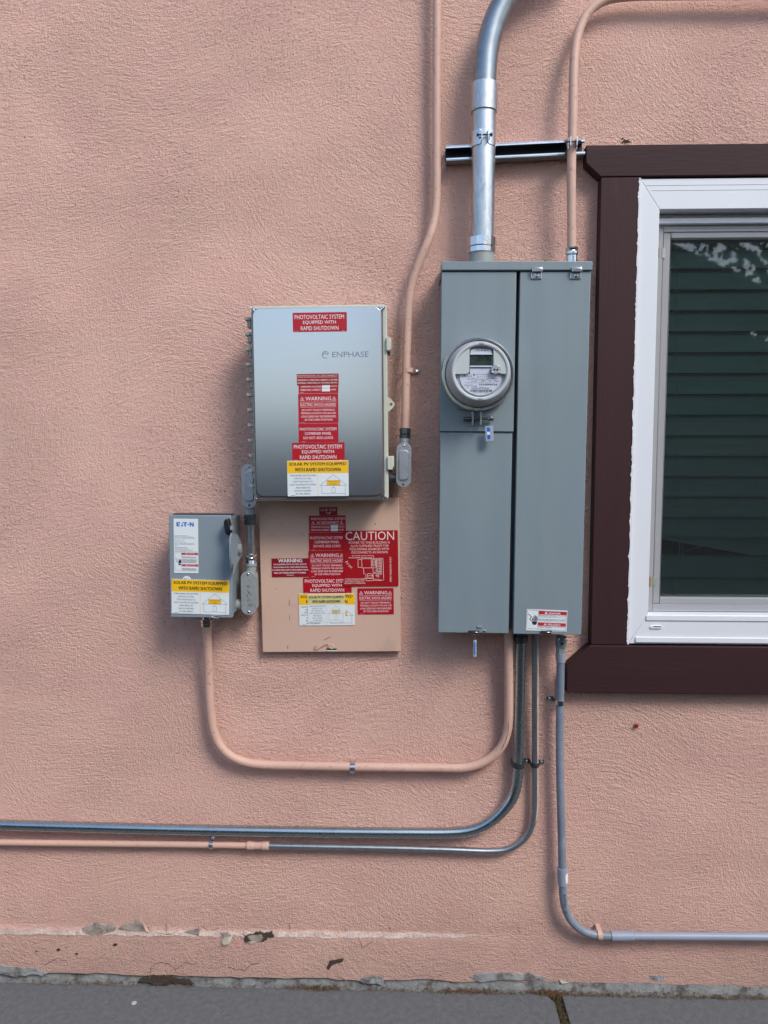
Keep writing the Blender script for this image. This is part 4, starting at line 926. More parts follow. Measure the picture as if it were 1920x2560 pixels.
Lm.append(('p', 'ink', [(355, 590), (512, 595), (512, 618), (440, 622), (360, 612)]))
sticker(mp, E4, (185, 292, 1392, 920), DM, am-.028, 'sticker', Lm, 1, 'white and red danger label with a shocked hand', .0006, bands=(('redfade', 'red_band', (546, 328, 1375, 432)), ('redfade', 'red_band', (536, 668, 1358, 768))))

# ================================================================== ELECTRIC METER
DR = DM+.004
pc = P(*C5(795, 802), DR+.012); mr = rad(626*2/6.9125, pc)
em = thing('electric_meter', 'round glass covered electric meter with grey display on the grey panel', 'electric meter', (pc.x, -DM, pc.z))
ax = (0, -1, 0); o_ = (pc.x, 0, pc.z)
MB().rev(o_, ax, [(DM-.004, mr-.004), (DM+.010, mr-.002), (DM+.013, mr), (DM+.021, mr), (DM+.024, mr-.003), (DM+.024, mr-.0075), (DM+.018, mr-.009)], 72, cap=False).build('sealing_ring', M['zinc'], em)
r1 = mr-.0085
MB().rev(o_, ax, [(DM+.012, r1), (DM+.040, r1-.004), (DM+.060, r1-.0085), (DM+.078, r1-.0125), (DM+.086, r1-.0135)], 72, cap=False).build('bowl', M['meterbowl'], em)
fr = r1-.0135; DF = DM+.090
MB().rev(o_, ax, [(DM+.084, fr+.0005), (DF+.002, fr), (DF+.0045, fr-.0025), (DF+.0045, fr-.0065), (DF+.001, fr-.0095), (DF-.006, fr-.0105)], 72, cap=False).build('cover_rim', M['meterrim'], em)
MB().rev(o_, ax, [(DF-.012, 0.0), (DF-.0119, fr-.010)], 72, cap=False).build('dial_backing', M['lavender'], em)
def F5(pts, d): return [(P(*C5(a, b), d).x, P(*C5(a, b), d).z) for a, b in pts]
def arc5(cx, cy, rr_, a0, a1, n=16): return [(cx+rr_*math.cos(R(a0+(a1-a0)*k/n)), cy-rr_*math.sin(R(a0+(a1-a0)*k/n))) for k in range(n+1)]
CX, CY = 846, 742; RU = 468
left = arc5(CX, CY, RU, 114, 187, 18)+[(600, 796), (630, 780), (645, 745), (650, 380), (665, 345)]
MB().prism(F5(left, DF), DF-.012, DF+.001).build('face_plate', M['meterface'], em, bevel=.0012)
right = arc5(CX, CY, RU, 62, -7, 18)+[(1190, 795), (1150, 760), (1062, 700), (1060, 380), (1045, 345)]
MB().prism(F5(right, DF), DF-.012, DF+.001).build('face_plate', M['meterface'], em, bevel=.0012)
topp = arc5(CX, CY, RU, 114, 62, 10)+[(1045, 345), (1000, 315), (860, 300), (720, 315), (665, 345)]
MB().prism(F5(topp, DF), DF-.012, DF+.0008).build('face_plate', M['meterface'], em, bevel=.0012)
MB().prism(F5([(665, 440), (665, 385), (700, 340), (780, 315), (860, 308), (940, 316), (1010, 340), (1040, 385), (1040, 440)], DF), DF-.010, DF-.005).build('barcode_window', M['greyink'], em)
MB().prism(F5([(668, 440), (668, 385), (720, 362), (980, 362), (1035, 385), (1035, 440)], DF), DF-.006, DF-.0045).build('barcode_strip', M['nameplate'], em)
bc = MB(); x = 740
rnd = random.Random(4)
while x < 970:
    wd = rnd.choice((4, 7, 12)); bc.flat(F5([(x, 368), (x+wd, 368), (x+wd, 398), (x, 398)], DF), DF-.0043); x += wd+rnd.choice((5, 8, 12))
bc.build('barcode', M['ink'], em)
MB().prism(F5([(660, 440), (1045, 440), (1045, 458), (660, 458)], DF), DF-.008, DF-.002).build('display_frame', M['nameplate'], em)
MB().prism(F5([(655, 648), (1040, 648), (1040, 672), (655, 672)], DF), DF-.008, DF-.002).build('display_frame', M['nameplate'], em)
MB().prism(F5([(663, 459), (1032, 459), (1032, 647), (663, 647)], DF), DF-.008, DF-.005).build('display', M['lcd'], em)
# seven segment digits
SEG = {'2': 'abged', '4': 'fgbc', '7': 'fabc', '6': 'afgedc'}
sg = MB()
for k, ch in enumerate('2476'):
    x0 = 792+k*60; y0, y1 = 484, 560; wd = 38; ym = (y0+y1)/2; sk = 4
    S7 = {'a': ((x0, y0), (x0+wd, y0)), 'b': ((x0+wd, y0), (x0+wd-sk, ym)), 'c': ((x0+wd-sk, ym), (x0+wd-2*sk, y1)), 'd': ((x0-2*sk, y1), (x0+wd-2*sk, y1)), 'e': ((x0-sk, ym), (x0-2*sk, y1)), 'f': ((x0, y0), (x0-sk, ym)), 'g': ((x0-sk, ym), (x0+wd-sk, ym))}
    for s_ in SEG[ch]:
        a, b = S7[s_]; qa, qb = F5([a, b], DF-.004); sg.line(qa, qb, .0016, DF-.0046)
for (a, b) in ((955, 625), (980, 607), (1005, 615)): qa, qb = F5([(a-4, b), (a+6, b)], DF-.004); sg.line(qa, qb, .0011, DF-.0046)
qa, qb = F5([(965, 563), (969, 563)], DF-.004)
sg.build('display_digits', M['lcdink'], em)
# nameplate: lower half disc
npz = [(388, 800), (1300, 800)]+arc5(CX, CY, 455, -8, -172, 28)
MB().prism(F5(npz, DF-.008), DF-.0125, DF-.009).build('lower_plate', M['meterbowl'], em)
npp = [(470, 812), (1190, 812)]+[(CX+365*math.cos(R(a)), 812+352*math.sin(R(a))) for a in range(6, 178, 6)]
MB().prism(F5([(480, 800), (1195, 800)]+[(CX-10+358*math.cos(R(a)), 825+340*math.sin(R(a))) for a in range(0, 181, 6)], DF-.006), DF-.0095, DF-.006).build('nameplate', M['nameplate'], em)
MB().prism(F5([(655, 690), (1010, 690), (1010, 797), (655, 797)], DF-.006), DF-.0115, DF-.006).build('center_plate', M['nameplate'], em)
nm = MB(); DN = DF-.0058
def t5(s_, x0, y0, x1, y1, bo=.0):
    vs, fs = textmesh(s_, bo); a = F5([(x0, y0), (x1, y1)], DN); nm.add([(a[0][0]+(a[1][0]-a[0][0])*u, -DN, a[1][1]+(a[0][1]-a[1][1])*v) for u, v in vs], fs)
t5('Aclara', 545, 808, 690, 846); t5('i-210+c', 610, 860, 768, 892); t5('CL 200', 678, 908, 778, 928, .01); t5('240V', 852, 908, 922, 928, .01); t5('3W', 980, 908, 1022, 926, .01); t5('FM2S', 1075, 906, 1158, 926, .01)
t5('1010990726', 818, 962, 1130, 994, .03); t5('A/R 60 kWh', 553, 978, 705, 998, .01); t5('D5', 600, 1012, 636, 1032); t5('PG&E', 715, 998, 778, 1016, .02); t5('SmartMeter', 680, 1018, 995, 1058); t5('66 350 977', 1018, 868, 1148, 884, .02)
t5('TYPE I210+c  60Hz  TA 30  Kh 7.2', 565, 938, 1150, 952); t5('PG1010990726M21', 705, 1112, 985, 1130)
def l5(pts, wd=.0006):
    q = F5(pts, DN)
    for a, b in zip(q, q[1:]): nm.line(a, b, wd, DN)
l5([(785, 798), (970, 798), (970, 898), (785, 898), (785, 798)])
for i in range(5):
    for j in range(4):
        if (i, j) not in ((1, 0), (0, 0)):
            q = F5([(805+i*33, 812+j*24), (814+i*33, 812+j*24)], DN); nm.line(q[0], q[1], .0009, DN)
nm.flat(F5([(712, 800), (742, 800), (738, 822), (720, 830)], DN), DN)
x = 658
while x < 1030:
    wd = rnd.choice((4, 8, 12)); nm.flat(F5([(x, 1066), (x+wd, 1066), (x+wd, 1104), (x, 1104)], DN), DN); x += wd+rnd.choice((3, 5, 8))
nm.build('nameplate_lettering', M['ink'], em)
# optical port
p = P(*C5(1105, 715), DF+.004); pr = rad(170/6.9, p)
op = MB().rev((p.x, -(DF-.006), p.z), ax, [(0, pr), (.010, pr), (.012, pr-.002)], 24).build('optical_port', M['alu'], em)
m = MB()
for (a, b_) in ((1080, 720), (1130, 720)): q = P(*C5(a, b_), DF+.0065); m.rev((q.x, -(DF+.0055), q.z), ax, [(0, .0028), (.001, .0028)], 10)
m.build('port_hole', M['black'], op)
m = MB()
for (a, b_) in ((1138, 665), (1045, 758), (1160, 760)): q = P(*C5(a, b_), DF+.0065); m.rev((q.x, -(DF+.0055), q.z), ax, [(0, .003), (.0012, .003), (.0016, .0015)], 10)
m.build('port_screw', M['meterrim'], op)
q = P(*C5(852, 255), DF+.004); r_ = rectc(C5, 818, 238, 905, 275, DF+.004, 0); MB().prism(r_.round(r_.h*.45, 4), DF+.001, DF+.0062).build('rim_lug', M['meterrim'], em, bevel=.001)
r_ = rectc(C5, 800, 1205, 885, 1235, DF+.004, 0); MB().prism(r_.round(r_.h*.45, 4), DF+.001, DF+.0062).build('rim_lug', M['meterrim'], em, bevel=.001)
for (a, b_) in ((275, 563), (258, 600)): q = P(*C5(a, b_), DM+.024); MB().rev((q.x, -(DM+.0235), q.z), ax, [(0, .0016), (.001, .0016)], 8).build('ring_hole', M['black'], em)
# clamp ears and screw
for pts in ([(672, 1452), (722, 1440), (722, 1560), (708, 1680), (690, 1680), (690, 1545)], [(822, 1440), (866, 1452), (862, 1545), (850, 1680), (828, 1680), (828, 1560)]):
    MB().prism(F5(pts, DM+.02), DM+.004, DM+.024).build('clamp_ear', M['castbody'], em, bevel=.001)
MB().prism(F5([(440, 1385), (740, 1440), (770, 1455), (800, 1440), (1060, 1385), (1000, 1352), (560, 1352)], DM+.01), DM, DM+.016).build('clamp_lip', M['greydark'], em, bevel=.001)
a_, b_ = P(*C5(540, 1572), DM+.014), P(*C5(1060, 1565), DM+.014); dx = (b_-a_).length
c_ = MB().rev(a_, (b_-a_), [(0, .0055), (.022, .0055), (.022, .0038), (dx-.018, .0038), (dx-.018, .006), (dx, .006)], 16).build('clamp_screw', M['dark'], em)
def seal(cr, box, dd, lab, hang):
    t_ = thing('meter_seal', lab, 'seal', P(*cr((box[0]+box[2])/2, box[1]), dd), 'blue plastic utility seals')
    r_ = rectc(cr, *box, dd, R(4) if hang else R(0))
    MB().prism(r_.round(.0012, 3), dd-.0025, dd+.0025).build('tag_body', M['tagclear'], t_, bevel=.0006)
    MB().prism(r_.sub(.22, .10, .58, .86), dd+.001, dd+.0031).build('tag_insert', M['tagblue'], t_)
    if hang: MB().prism(r_.sub(.2, .38, .55, .58), dd+.0012, dd+.0034).build('tag_print', M['sticker'], t_)
    return t_, r_
t_, r_ = seal(C5, (922, 1692, 1062, 1955), DM+.018, 'blue and clear seal tag wired to the meter ring clamp', True)
MB().tube(smooth_path([P(*C5(925, 1700), DM+.018), P(*C5(918, 1635), DM+.022), P(*C5(960, 1600), DM+.026), P(*C5(1015, 1530), DM+.026), P(*C5(1040, 1560), DM+.026), P(*C5(1048, 1640), DM+.022)], .004), .0006, 6).build('seal_wire', M['zinc'], t_)
t_, r_ = seal(D2, (476, 555, 513, 745), DM, 'narrow blue seal tag hanging below the lower left panel door', False)
MB().tube(smooth_path([P(*D2(486, 470), DM+.004), P(*D2(484, 520), DM+.002), P(*D2(487, 558), DM)], .004), .0006, 6).build('seal_wire', M['zinc'], t_)
MB().tube(smooth_path([P(*D2(494, 470), DM+.004), P(*D2(500, 520), DM+.002), P(*D2(501, 558), DM)], .004), .0006, 6).build('seal_wire', M['zinc'], t_)

# ================================================================== CONDUITS
def pipe(root, pts, wpx, mat, name='pipe', rfix=None, seg=22):
    q = [P(a, b, d) for a, b, d in pts]; r_ = rfix or rad(wpx, q[len(q)//2])
    MB().tube(smooth_path(q, .012), r_, seg).build(name, M[mat], root); return r_
def fit(root, a, b, prof, mat, name, seg=24, smooth=True):
    """fitting: a, b = (px,py,d) ends; prof = (fraction along, radius)"""
    A, B = P(*a), P(*b); L_ = (B-A).length
    return MB().rev(A, B-A, [(t*L_, r) for t, r in prof], seg, smooth=smooth, phase=.3).build(name, M[mat], root)
G = 'straps holding the conduits to the wall'
def strap(px, py, d, axis, r, ear, mat, lab, wd=.014, name='pipe_strap', screwmat='zinc'):
    """one-hole strap: U band over the pipe plus a foot with a screw; ear = +1/-1 side"""
    c = P(px, py, d); t_ = thing(name, lab, 'strap', (c.x, 0, c.z), G)
    dirv = Vector((1, 0, 0)) if axis == 'z' else Vector((0, 0, 1)); al = Vector((0, 0, 1)) if axis == 'z' else Vector((1, 0, 0))
    ro = r+.0018; m = MB(); n = 14; prof = [c+dirv*(-ear*ro)+Vector((0, c.y*-1-.001, 0))]
    prof += [c+dirv*(-ear*ro*math.cos(math.pi*k/n))+Vector((0, -ro*math.sin(math.pi*k/n), 0)) for k in range(n+1)]
    prof += [c+dirv*(ear*ro)+Vector((0, -c.y-.004, 0)), c+dirv*(ear*(ro+.019))+Vector((0, -c.y-.004, 0))]
    N = len(prof); vs = []
    for k, p in enumerate(prof):
        tt = (prof[min(k+1, N-1)]-prof[max(k-1, 0)]).normalized(); nn = al.cross(tt).normalized()*.0009
        w2 = wd/2*(.8 if k == N-1 else 1)
        vs += [p-al*w2-nn, p+al*w2-nn, p+al*w2+nn, p-al*w2+nn]
    fs = []
    for k in range(N-1):
        a, b = 4*k, 4*k+4
        fs += [(a, a+1, b+1, b), (a+1, a+2, b+2, b+1), (a+2, a+3, b+3, b+2), (a+3, a, b, b+3)]
    fs += [(0, 3, 2, 1), (4*N-4, 4*N-3, 4*N-2, 4*N-1)]
    m.add(vs, fs).build('band', M[mat], t_)
    sp = c+dirv*(ear*(ro+.011)); MB().rev((sp.x, -.0045, sp.z), ax, [(0, .0066), (.0015, .0066), (.002, .0048), (.005, .0042), (.006, .002)], 14).build('screw', M[screwmat], t_)
    return t_
# 1. tall pink conduit from the right conduit body to above the frame
c1 = thing('conduit', 'pink painted conduit rising from the right conduit body to the top', 'conduit', P(1014, 1071, .06))
rA = pipe(c1, [(1013.5, 1076, .055), (1015, 960, .048), (1018, 850, .042), (1022, 770, .040), (1030, 712, .042), (1045, 665, .046), (1063, 620, .050), (1077, 585, .048), (1087, 545, .040), (1091, 500, .036), (1091.5, 350, .034), (1092, 150, .034), (1093, -120, .034)], 21, 'pink')
fit(c1, (1012.5, 1107, .055), (1013, 1070, .055), [(0, .014), (.3, .014), (.3, .0165), (.55, .0165), (.58, .014), (.62, .0168), (.95, .0165), (1, .0125)], 'dark', 'compression_nut', 8, False)
strap(1020, 926, .045, 'z', rA, 1, 'pink', 'pink painted strap on the tall pink conduit right of the combiner box', .012)
# 2. big galvanised conduit
c2 = thing('conduit', 'thick bright galvanised conduit rising from the grey panel', 'conduit', P(1206, 650, .07))
rB = pipe(c2, [(1205, 625, .070), (1206.5, 585, .070), (1208, 450, .072), (1209.5, 330, .072), (1210.5, 250, .072)], 58, 'bright')
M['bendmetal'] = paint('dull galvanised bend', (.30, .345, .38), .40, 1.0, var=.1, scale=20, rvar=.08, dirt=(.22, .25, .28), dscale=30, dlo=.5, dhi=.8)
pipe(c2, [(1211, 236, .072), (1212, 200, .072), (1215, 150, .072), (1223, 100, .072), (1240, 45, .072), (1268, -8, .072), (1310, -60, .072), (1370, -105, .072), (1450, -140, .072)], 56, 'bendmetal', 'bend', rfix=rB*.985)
fit(c2, (1210, 281, .072), (1211, 209, .072), [(0, rB+.001), (0, rB+.0042), (.96, rB+.0042), (1, rB+.001)], 'bright', 'coupling', 36)
fit(c2, (1204.5, 636, .070), (1205.5, 597, .070), [(0, rB+.002), (.06, rB+.0065), (.38, rB+.0065), (.42, rB+.003), (.46, rB+.007), (1, rB+.007)], 'zinc', 'compression_nut', 12, False)
fit(c2, (1204, 662, .070), (1204.5, 634, .070), [(0, rB+.003), (1, rB+.003)], 'castbody', 'hub', 32)
# label sticker and scuffs
pb = P(1214, 170, .072)
# 3. pink conduit top right
c3 = thing('conduit', 'slim pink conduit from the panel top right bending right at the top', 'conduit', P(1429, 640, .07))
rC = pipe(c3, [(1429, 625, .066), (1429, 585, .066), (1429, 408, .068), (1432, 300, .066), (1434, 180, .060), (1437, 130, .054), (1447, 78, .046), (1470, 32, .04), (1510, 2, .036), (1570, -9, .034), (1700, -12, .034), (2100, -14, .034)], 22.5, 'pink')
fit(c3, (1429, 662, .066), (1429, 618, .066), [(0, .0135), (.05, .0150), (.5, .0150), (.53, .0135), (.6, .0175), (.72, .0175), (.78, .0155), (.9, .0180), (1, .0145)], 'zinc', 'connector', 20)
# 4. strut channel with two clamps
sa, sb = P(1115, 383, .041), P(1463, 366, .041)
SL = thing('strut_channel', 'black and steel strut channel bolted across behind two conduits', 'strut channel', (sa.x, 0, sa.z))
u = (sb-sa); u.y = 0; Ls = u.length; u.normalize(); vz = Vector((-u.z, 0, u.x)); hh = .0205
def sec(q0, q1, d0, d1, name, mat):
    pts = [(sa+u*0+vz*q0), (sa+u*Ls+vz*q0), (sa+u*Ls+vz*q1), (sa+u*0+vz*q1)]
    MB().prism([(p.x, p.z) for p in pts], d0, d1).build(name, M[mat], SL, bevel=.0006, seg=1)
M['strutin'] = paint('strut dark inside', (.035, .04, .05), .4, .6)
sec(-hh, hh, .002, .0045, 'channel_back', 'strutin'); sec(hh-.0024, hh, .0045, .041, 'channel_flange', 'zinc'); sec(-hh, -hh+.0024, .0045, .041, 'channel_flange', 'emtold')
sec(hh-.0075, hh-.0025, .038, .041, 'channel_lip', 'zinc'); sec(-hh+.0025, -hh+.0075, .038, .041, 'channel_lip', 'zinc')
sec(hh-.0075, hh-.0055, .030, .038, 'channel_lip', 'strutin'); sec(-hh+.0055, -hh+.0075, .030, .038, 'channel_lip', 'strutin')
def strut_clamp(px, py, d, r, h, lab):
    c = P(px, py, d); t_ = thing('strut_clamp', lab, 'clamp', (c.x, -.041, c.z), 'pipe clamps on the strut channel')
    ro = r+.0015
    for sgn in (-1, 1):
        a0 = math.asin(min(.95, .009/ro)); pr_ = []
        pr_.append(Vector((c.x+sgn*ro, -.036, c.z)))
        for k in range(11):
            a = math.pi/2-(math.pi/2-a0)*k/10*1.0; pr_.append(Vector((c.x+sgn*ro*math.sin(a), c.y-ro*math.cos(a), c.z)))
        pr_.append(Vector((c.x+sgn*.0085, c.y-ro-.014, c.z)))
        N = len(pr_); vs = []
        for k, p in enumerate(pr_):
            hz = h/2 if k < N-2 else h*.38
            tt = (pr_[min(k+1, N-1)]-pr_[max(k-1, 0)]).normalized(); nn = Vector((0, 0, 1)).cross(tt).normalized()*.001
            for zz, s_ in ((-hz, -1), (hz, -1), (hz, 1), (-hz, 1)): vs.append(p+nn*s_+Vector((0, 0, zz)))
        fs = []
        for k in range(N-1):
            a, b = 4*k, 4*k+4; fs += [(a, a+1, b+1, b), (a+1, a+2, b+2, b+1), (a+2, a+3, b+3, b+2), (a+3, a, b, b+3)]
        fs += [(0, 3, 2, 1), (4*N-4, 4*N-3, 4*N-2, 4*N-1)]
        MB().add(vs, fs).build('clamp_half', M['zinc'], t_)
    y = c.y-ro-.008
    MB().rev((c.x-.022, y, c.z), (1, 0, 0), [(0, .0048), (.005, .0048), (.005, .0024), (.036, .0024), (.036, .0052), (.042, .0052)], 8, smooth=False).build('bolt', M['dark'], t_)
strut_clamp(1208.5, 352, .072, rB, .040, 'wide clamp holding the thick galvanised conduit to the strut')
strut_clamp(1429.5, 362, .068, rC, .030, 'narrow clamp holding the slim pink conduit to the strut')
# 5. conduit body, right
def conduit_body(cr, box, dcov, lab, mcov, mbody, ang=0, boss=True, thick=.036, grp='conduit bodies beside the boxes'):
    r_ = rectc(cr, *box, dcov, ang); c = r_.c
    t_ = thing('junction_fitting', lab, 'conduit fitting', (c.x, -(dcov-thick), c.y), grp)
    MB().prism(r_.round(r_.w*.43, 8, .04, .015, .96, .985), dcov-thick, dcov-.004).build('housing', M[mbody], t_, bevel=.004)
    cv = MB().prism(r_.round(r_.w*.47, 8), dcov-.004, dcov-.001).build('cover', M[mcov], t_, bevel=.0008)
    if boss:
        MB().prism(r_.round(r_.w*.25, 8, .17, .16, .83, .84), dcov-.002, dcov+.0035).build('boss', M[mcov], cv, bevel=.0022)
    for v in (.065, .93):
        p = r_.pt(.5, v); MB().rev((p[0], -dcov+.001, p[1]), ax, [(0, .0036), (.0015, .0034), (.0024, .002)], 12).build('screw', M['zinc' if v < .5 or not boss else 'dark'], cv)
    return t_, r_
cbR, r_ = conduit_body(C1, (1419, 1269, 1549, 1651), .078, 'shiny conduit body joining the right side of the combiner box', 'alu', 'alu', R(-.7))
fit(cbR, (1012.5, 1112, .055), (1012.8, 1096, .055), [(0, .0155), (1, .0155)], 'alu', 'neck')
fit(cbR, (992, 1196, .055), (965, 1196, .055), [(0, .0135), (.5, .0135), (.5, .0165), (.75, .0165), (.75, .014), (1, .014)], 'dark', 'side_nipple', 16)
lt = MB(); rr_ = rectc(C1, 1497, 1400, 1510, 1490, .078, 0); vs, fs = textmesh('CROUSE', 0)
lt.add([(rr_.pt(1-v, 1-u)[0], -.0818, rr_.pt(1-v, 1-u)[1]) for u, v in vs], fs)
# 6. conduit bodies, left
cbU, r_ = conduit_body(C2, (938, 186, 1110, 695), .078, 'upper left conduit body tucked behind the combiner box hinges', 'alu', 'alu', R(0))
fit(cbU, (625, 1300, .058), (625, 1262, .058), [(0, .014), (.9, .014), (1, .012)], 'castbody', 'neck')
fit(cbU, (625, 1312, .058), (625, 1286, .058), [(0, .0145), (.08, .0165), (.5, .0165), (.55, .0145), (.65, .0175), (.97, .0175), (1, .015)], 'dark', 'compression_nut', 8, False)
fit(cbU, (640, 1216, .055), (668, 1216, .055), [(0, .0135), (1, .0135)], 'dark', 'side_nipple', 16)
cbL, r_ = conduit_body(C2, (931, 1421, 1106, 1924), .080, 'lower left conduit body with flat grey cover beside the switch', 'cast', 'castbody', R(.4), boss=False, thick=.05)
fit(cbL, (627, 1432, .055), (627, 1408, .055), [(0, .0155), (.75, .0155), (.75, .0178), (1, .0175)], 'castbody', 'neck')
fit(cbL, (627, 1410, .055), (627, 1384, .055), [(0, .0168), (.4, .0140), (.42, .0155), (.6, .0155), (.62, .0138), (.75, .0172), (.95, .0168), (1, .014)], 'zinc', 'connector', 18)
fit(cbL, (606, 1511, .058), (570, 1511, .058), [(0, .0155), (.75, .0155), (.75, .018), (1, .018)], 'castbody', 'side_nipple', 22)
m = MB(); rnd = random.Random(5)
for (a, b, c_, e) in ((1000, 1590, 1020, 1612), (1022, 1580, 1040, 1604), (1005, 1640, 1030, 1670), (1018, 1665, 1040, 1688), (1000, 1690, 1012, 1720), (1022, 1738, 1040, 1760), (1005, 1750, 1018, 1770)):
    p0, p1 = P(*C2(a, b), .0795), P(*C2(c_, e), .0795); m.line((p0.x, p0.z), (p1.x, p1.z), .0012, .0795)
m.build('scratch', M['cavity'], cbL)
c4 = thing('conduit', 'short galvanised nipple between the two left conduit bodies', 'conduit', P(627, 1390, .055))
pipe(c4, [(627.5, 1392, .055), (627, 1350, .056), (626, 1305, .058)], 19.5, 'emt')
# 7. pink U conduit
c5 = thing('conduit', 'pink painted conduit looping from the switch down and up to the panel', 'conduit', P(882, 1917, .03))
rU = pipe(c5, [(517, 1556, .062), (518, 1580, .060), (520, 1640, .050), (522, 1700, .040), (525, 1755, .036), (528, 1790, .035), (534, 1826, .034), (549, 1862, .033), (570, 1885, .032), (597, 1900, .031), (630, 1909, .030), (670, 1912.5, .030), (770, 1915, .029), (890, 1917, .029), (1010, 1919, .029), (1090, 1919.5, .029),
        (1140, 1920.5, .029), (1172, 1918, .029), (1206, 1907, .030), (1235, 1888, .031), (1256, 1862, .033), (1268, 1828, .035), (1271.5, 1790, .038), (1272, 1730, .042), (1271.5, 1650, .048), (1271.5, 1570, .052)], 22, 'pink')
fit(c5, (516.5, 1540, .063), (517.5, 1566, .062), [(0, .0125), (.3, .0125), (.32, .0175), (.6, .0175), (.64, .0145), (.68, .0168), (.95, .0165), (1, .013)], 'zinc', 'connector', 10, False)
# worn streak where paint rubbed off the bend
m = MB(); pts = [P(*D2(a, b), .05) for a, b in ((878, 1490), (880, 1560), (870, 1640), (855, 1700), (830, 1760), (800, 1822))]
sp_ = smooth_path(pts, .006); rr2 = random.Random(3)
cen = smooth_path([P(a, b, d) for a, b, d in ((1206, 1907, .030), (1235, 1888, .031), (1256, 1862, .033), (1268, 1828, .035), (1271.5, 1790, .038), (1272, 1730, .042))], .004)
def surf(p):      # lift the mark on to the pipe surface facing the viewer
    c = min(cen, key=lambda q: (q.x-p.x)**2+(q.z-p.z)**2); o2 = min((c.x-p.x)**2+(c.z-p.z)**2, (rU*.9)**2)
    return -c.y+math.sqrt(rU*rU-o2)+.0004
for a, b in zip(sp_, sp_[1:]):
    q0, q1 = Vector((a.x, a.z)), Vector((b.x, b.z)); n_ = Vector((-(q1-q0).y, (q1-q0).x)).normalized()*.0009*rr2.uniform(.6, 1.5)
    da, db = surf(a), surf(b); m.add([(q0.x-n_.x, -da, q0.y-n_.y), (q0.x+n_.x, -da, q0.y+n_.y), (q1.x+n_.x, -db, q1.y+n_.y), (q1.x-n_.x, -db, q1.y-n_.y)], [(0, 1, 2, 3)])
m.build('scuff', M['emtold'], c5)
strap(882, 1919, .029, 'x', rU, -1, 'zinc', 'shiny strap in the middle of the pink conduit loop', .015)
# 8. galvanised conduit to the left edge
c6 = thing('conduit', 'thick grey galvanised conduit from the panel bottom bending left along the wall', 'conduit', P(1296, 1900, .03))
rG = pipe(c6, [(1302, 1560, .050), (1301, 1600, .048), (1300, 1700, .040), (1298, 1800, .034), (1296, 1880, .032), (1295, 1925, .031), (1291, 1965, .031), (1281, 1995, .031), (1260, 2024, .031), (1232, 2050, .031), (1199, 2069, .031), (1162, 2079, .031), (1120, 2082, .031), (1000, 2082, .031), (800, 2080, .031), (463, 2074, .031), (200, 2067.5, .031), (0, 2062, .031), (-900, 2034, .031)], 26.5, 'emtpipe')
fit(c6, (1302, 1578, .050), (1301.5, 1606, .048), [(0, .0165), (.35, .0165), (.4, .0205), (.75, .0205), (.8, .018), (.95, .0185), (1, .016)], 'dark', 'connector', 20)
# 9. small conduit
c7 = thing('conduit', 'slim weathered conduit with peeling cream paint running beside the thick one', 'conduit', P(1336, 2000, .03))
rS = pipe(c7, [(1338, 1560, .040), (1338, 1620, .038), (1337.5, 1750, .030), (1337.5, 1900, .024), (1337, 2000, .022), (1335, 2038, .022), (1328, 2070, .022), (1314, 2094, .022), (1291, 2113, .022), (1265, 2124.5, .022), (1235, 2128, .022), (1120, 2124.5, .022), (1000, 2121, .022), (800, 2117, .022), (668, 2114.5, .022)], 16, 'emtold')
pipe(c7, [(640, 2114, .022), (460, 2111.5, .022), (200, 2108.5, .022), (0, 2106, .022), (-900, 2094, .022)], 16, 'pink', 'painted_pipe', rfix=rS)
fit(c7, (673, 2114.5, .022), (616, 2113.5, .022), [(0, .0085), (0, .0125), (.1, .0135), (.3, .0135), (.32, .0115), (.66, .0115), (.68, .0135), (.95, .0135), (1, .010)], 'pink', 'coupling', 20)
# cream overspray strip on the outer side of the upright run
def along_strip(pathpts, off, r, w0, mat, name, root, seed, thr=-.2, frq=24):
    sp = smooth_path([P(*p) for p in pathpts], .006); m = MB(); N = len(sp)
    for k in range(N-1):
        s_ = noise.noise(Vector((k*.006*frq, seed, 0)))
        if s_ < thr: continue
        a, b = sp[k], sp[k+1]; T_ = (b-a).normalized(); side = T_.cross(Vector((0, -1, 0))).normalized()
        if side.x < 0: side = -side
        if off < 0: side = -side
        wdt = w0*(1+.5*s_)
        for (e0, e1) in ((abs(off)-wdt, abs(off)), (abs(off), abs(off)+wdt)):
            q = []
            for p, e in ((a, e0), (a, e1), (b, e1), (b, e0)):
                q.append(p+side*(r+.0004)*math.sin(e)+Vector((0, -1, 0))*(r+.0004)*math.cos(e))
            m.add(q, [(0, 1, 2, 3)])
    return m.build(name, M[mat], root)
M['creampaint'] = paint('peeling cream paint', (.56, .46, .42), .6, var=.15, scale=60)
along_strip([(1338, 1590, .039), (1338, 1620, .038), (1337.5, 1750, .030), (1337.5, 1900, .024), (1337, 2000, .022), (1335, 2038, .022), (1328, 2070, .022)], 1.02, rS, .42, 'creampaint', 'peeling_paint', c7, 2, -.45)
along_strip([(1235, 2128, .022), (1120, 2124.5, .022), (1000, 2121, .022), (800, 2117, .022), (690, 2114.5, .022)], -1.05, rS, .3, 'creampaint', 'peeling_paint', c7, 6, .0, 30)
strap(529, 2111.5, .022, 'x', rS, 1, 'zinc', 'small shiny strap on the slim pink painted conduit at left', .011)
# two-pipe strap
t_ = strap(1296, 1911, .032, 'z', rG, 1, 'dark', 'dark strap on the thick galvanised conduit below the panel', .016)
strap(1337, 1911, .024, 'z', rS, 1, 'dark', 'dark strap on the slim weathered conduit below the panel', .013)
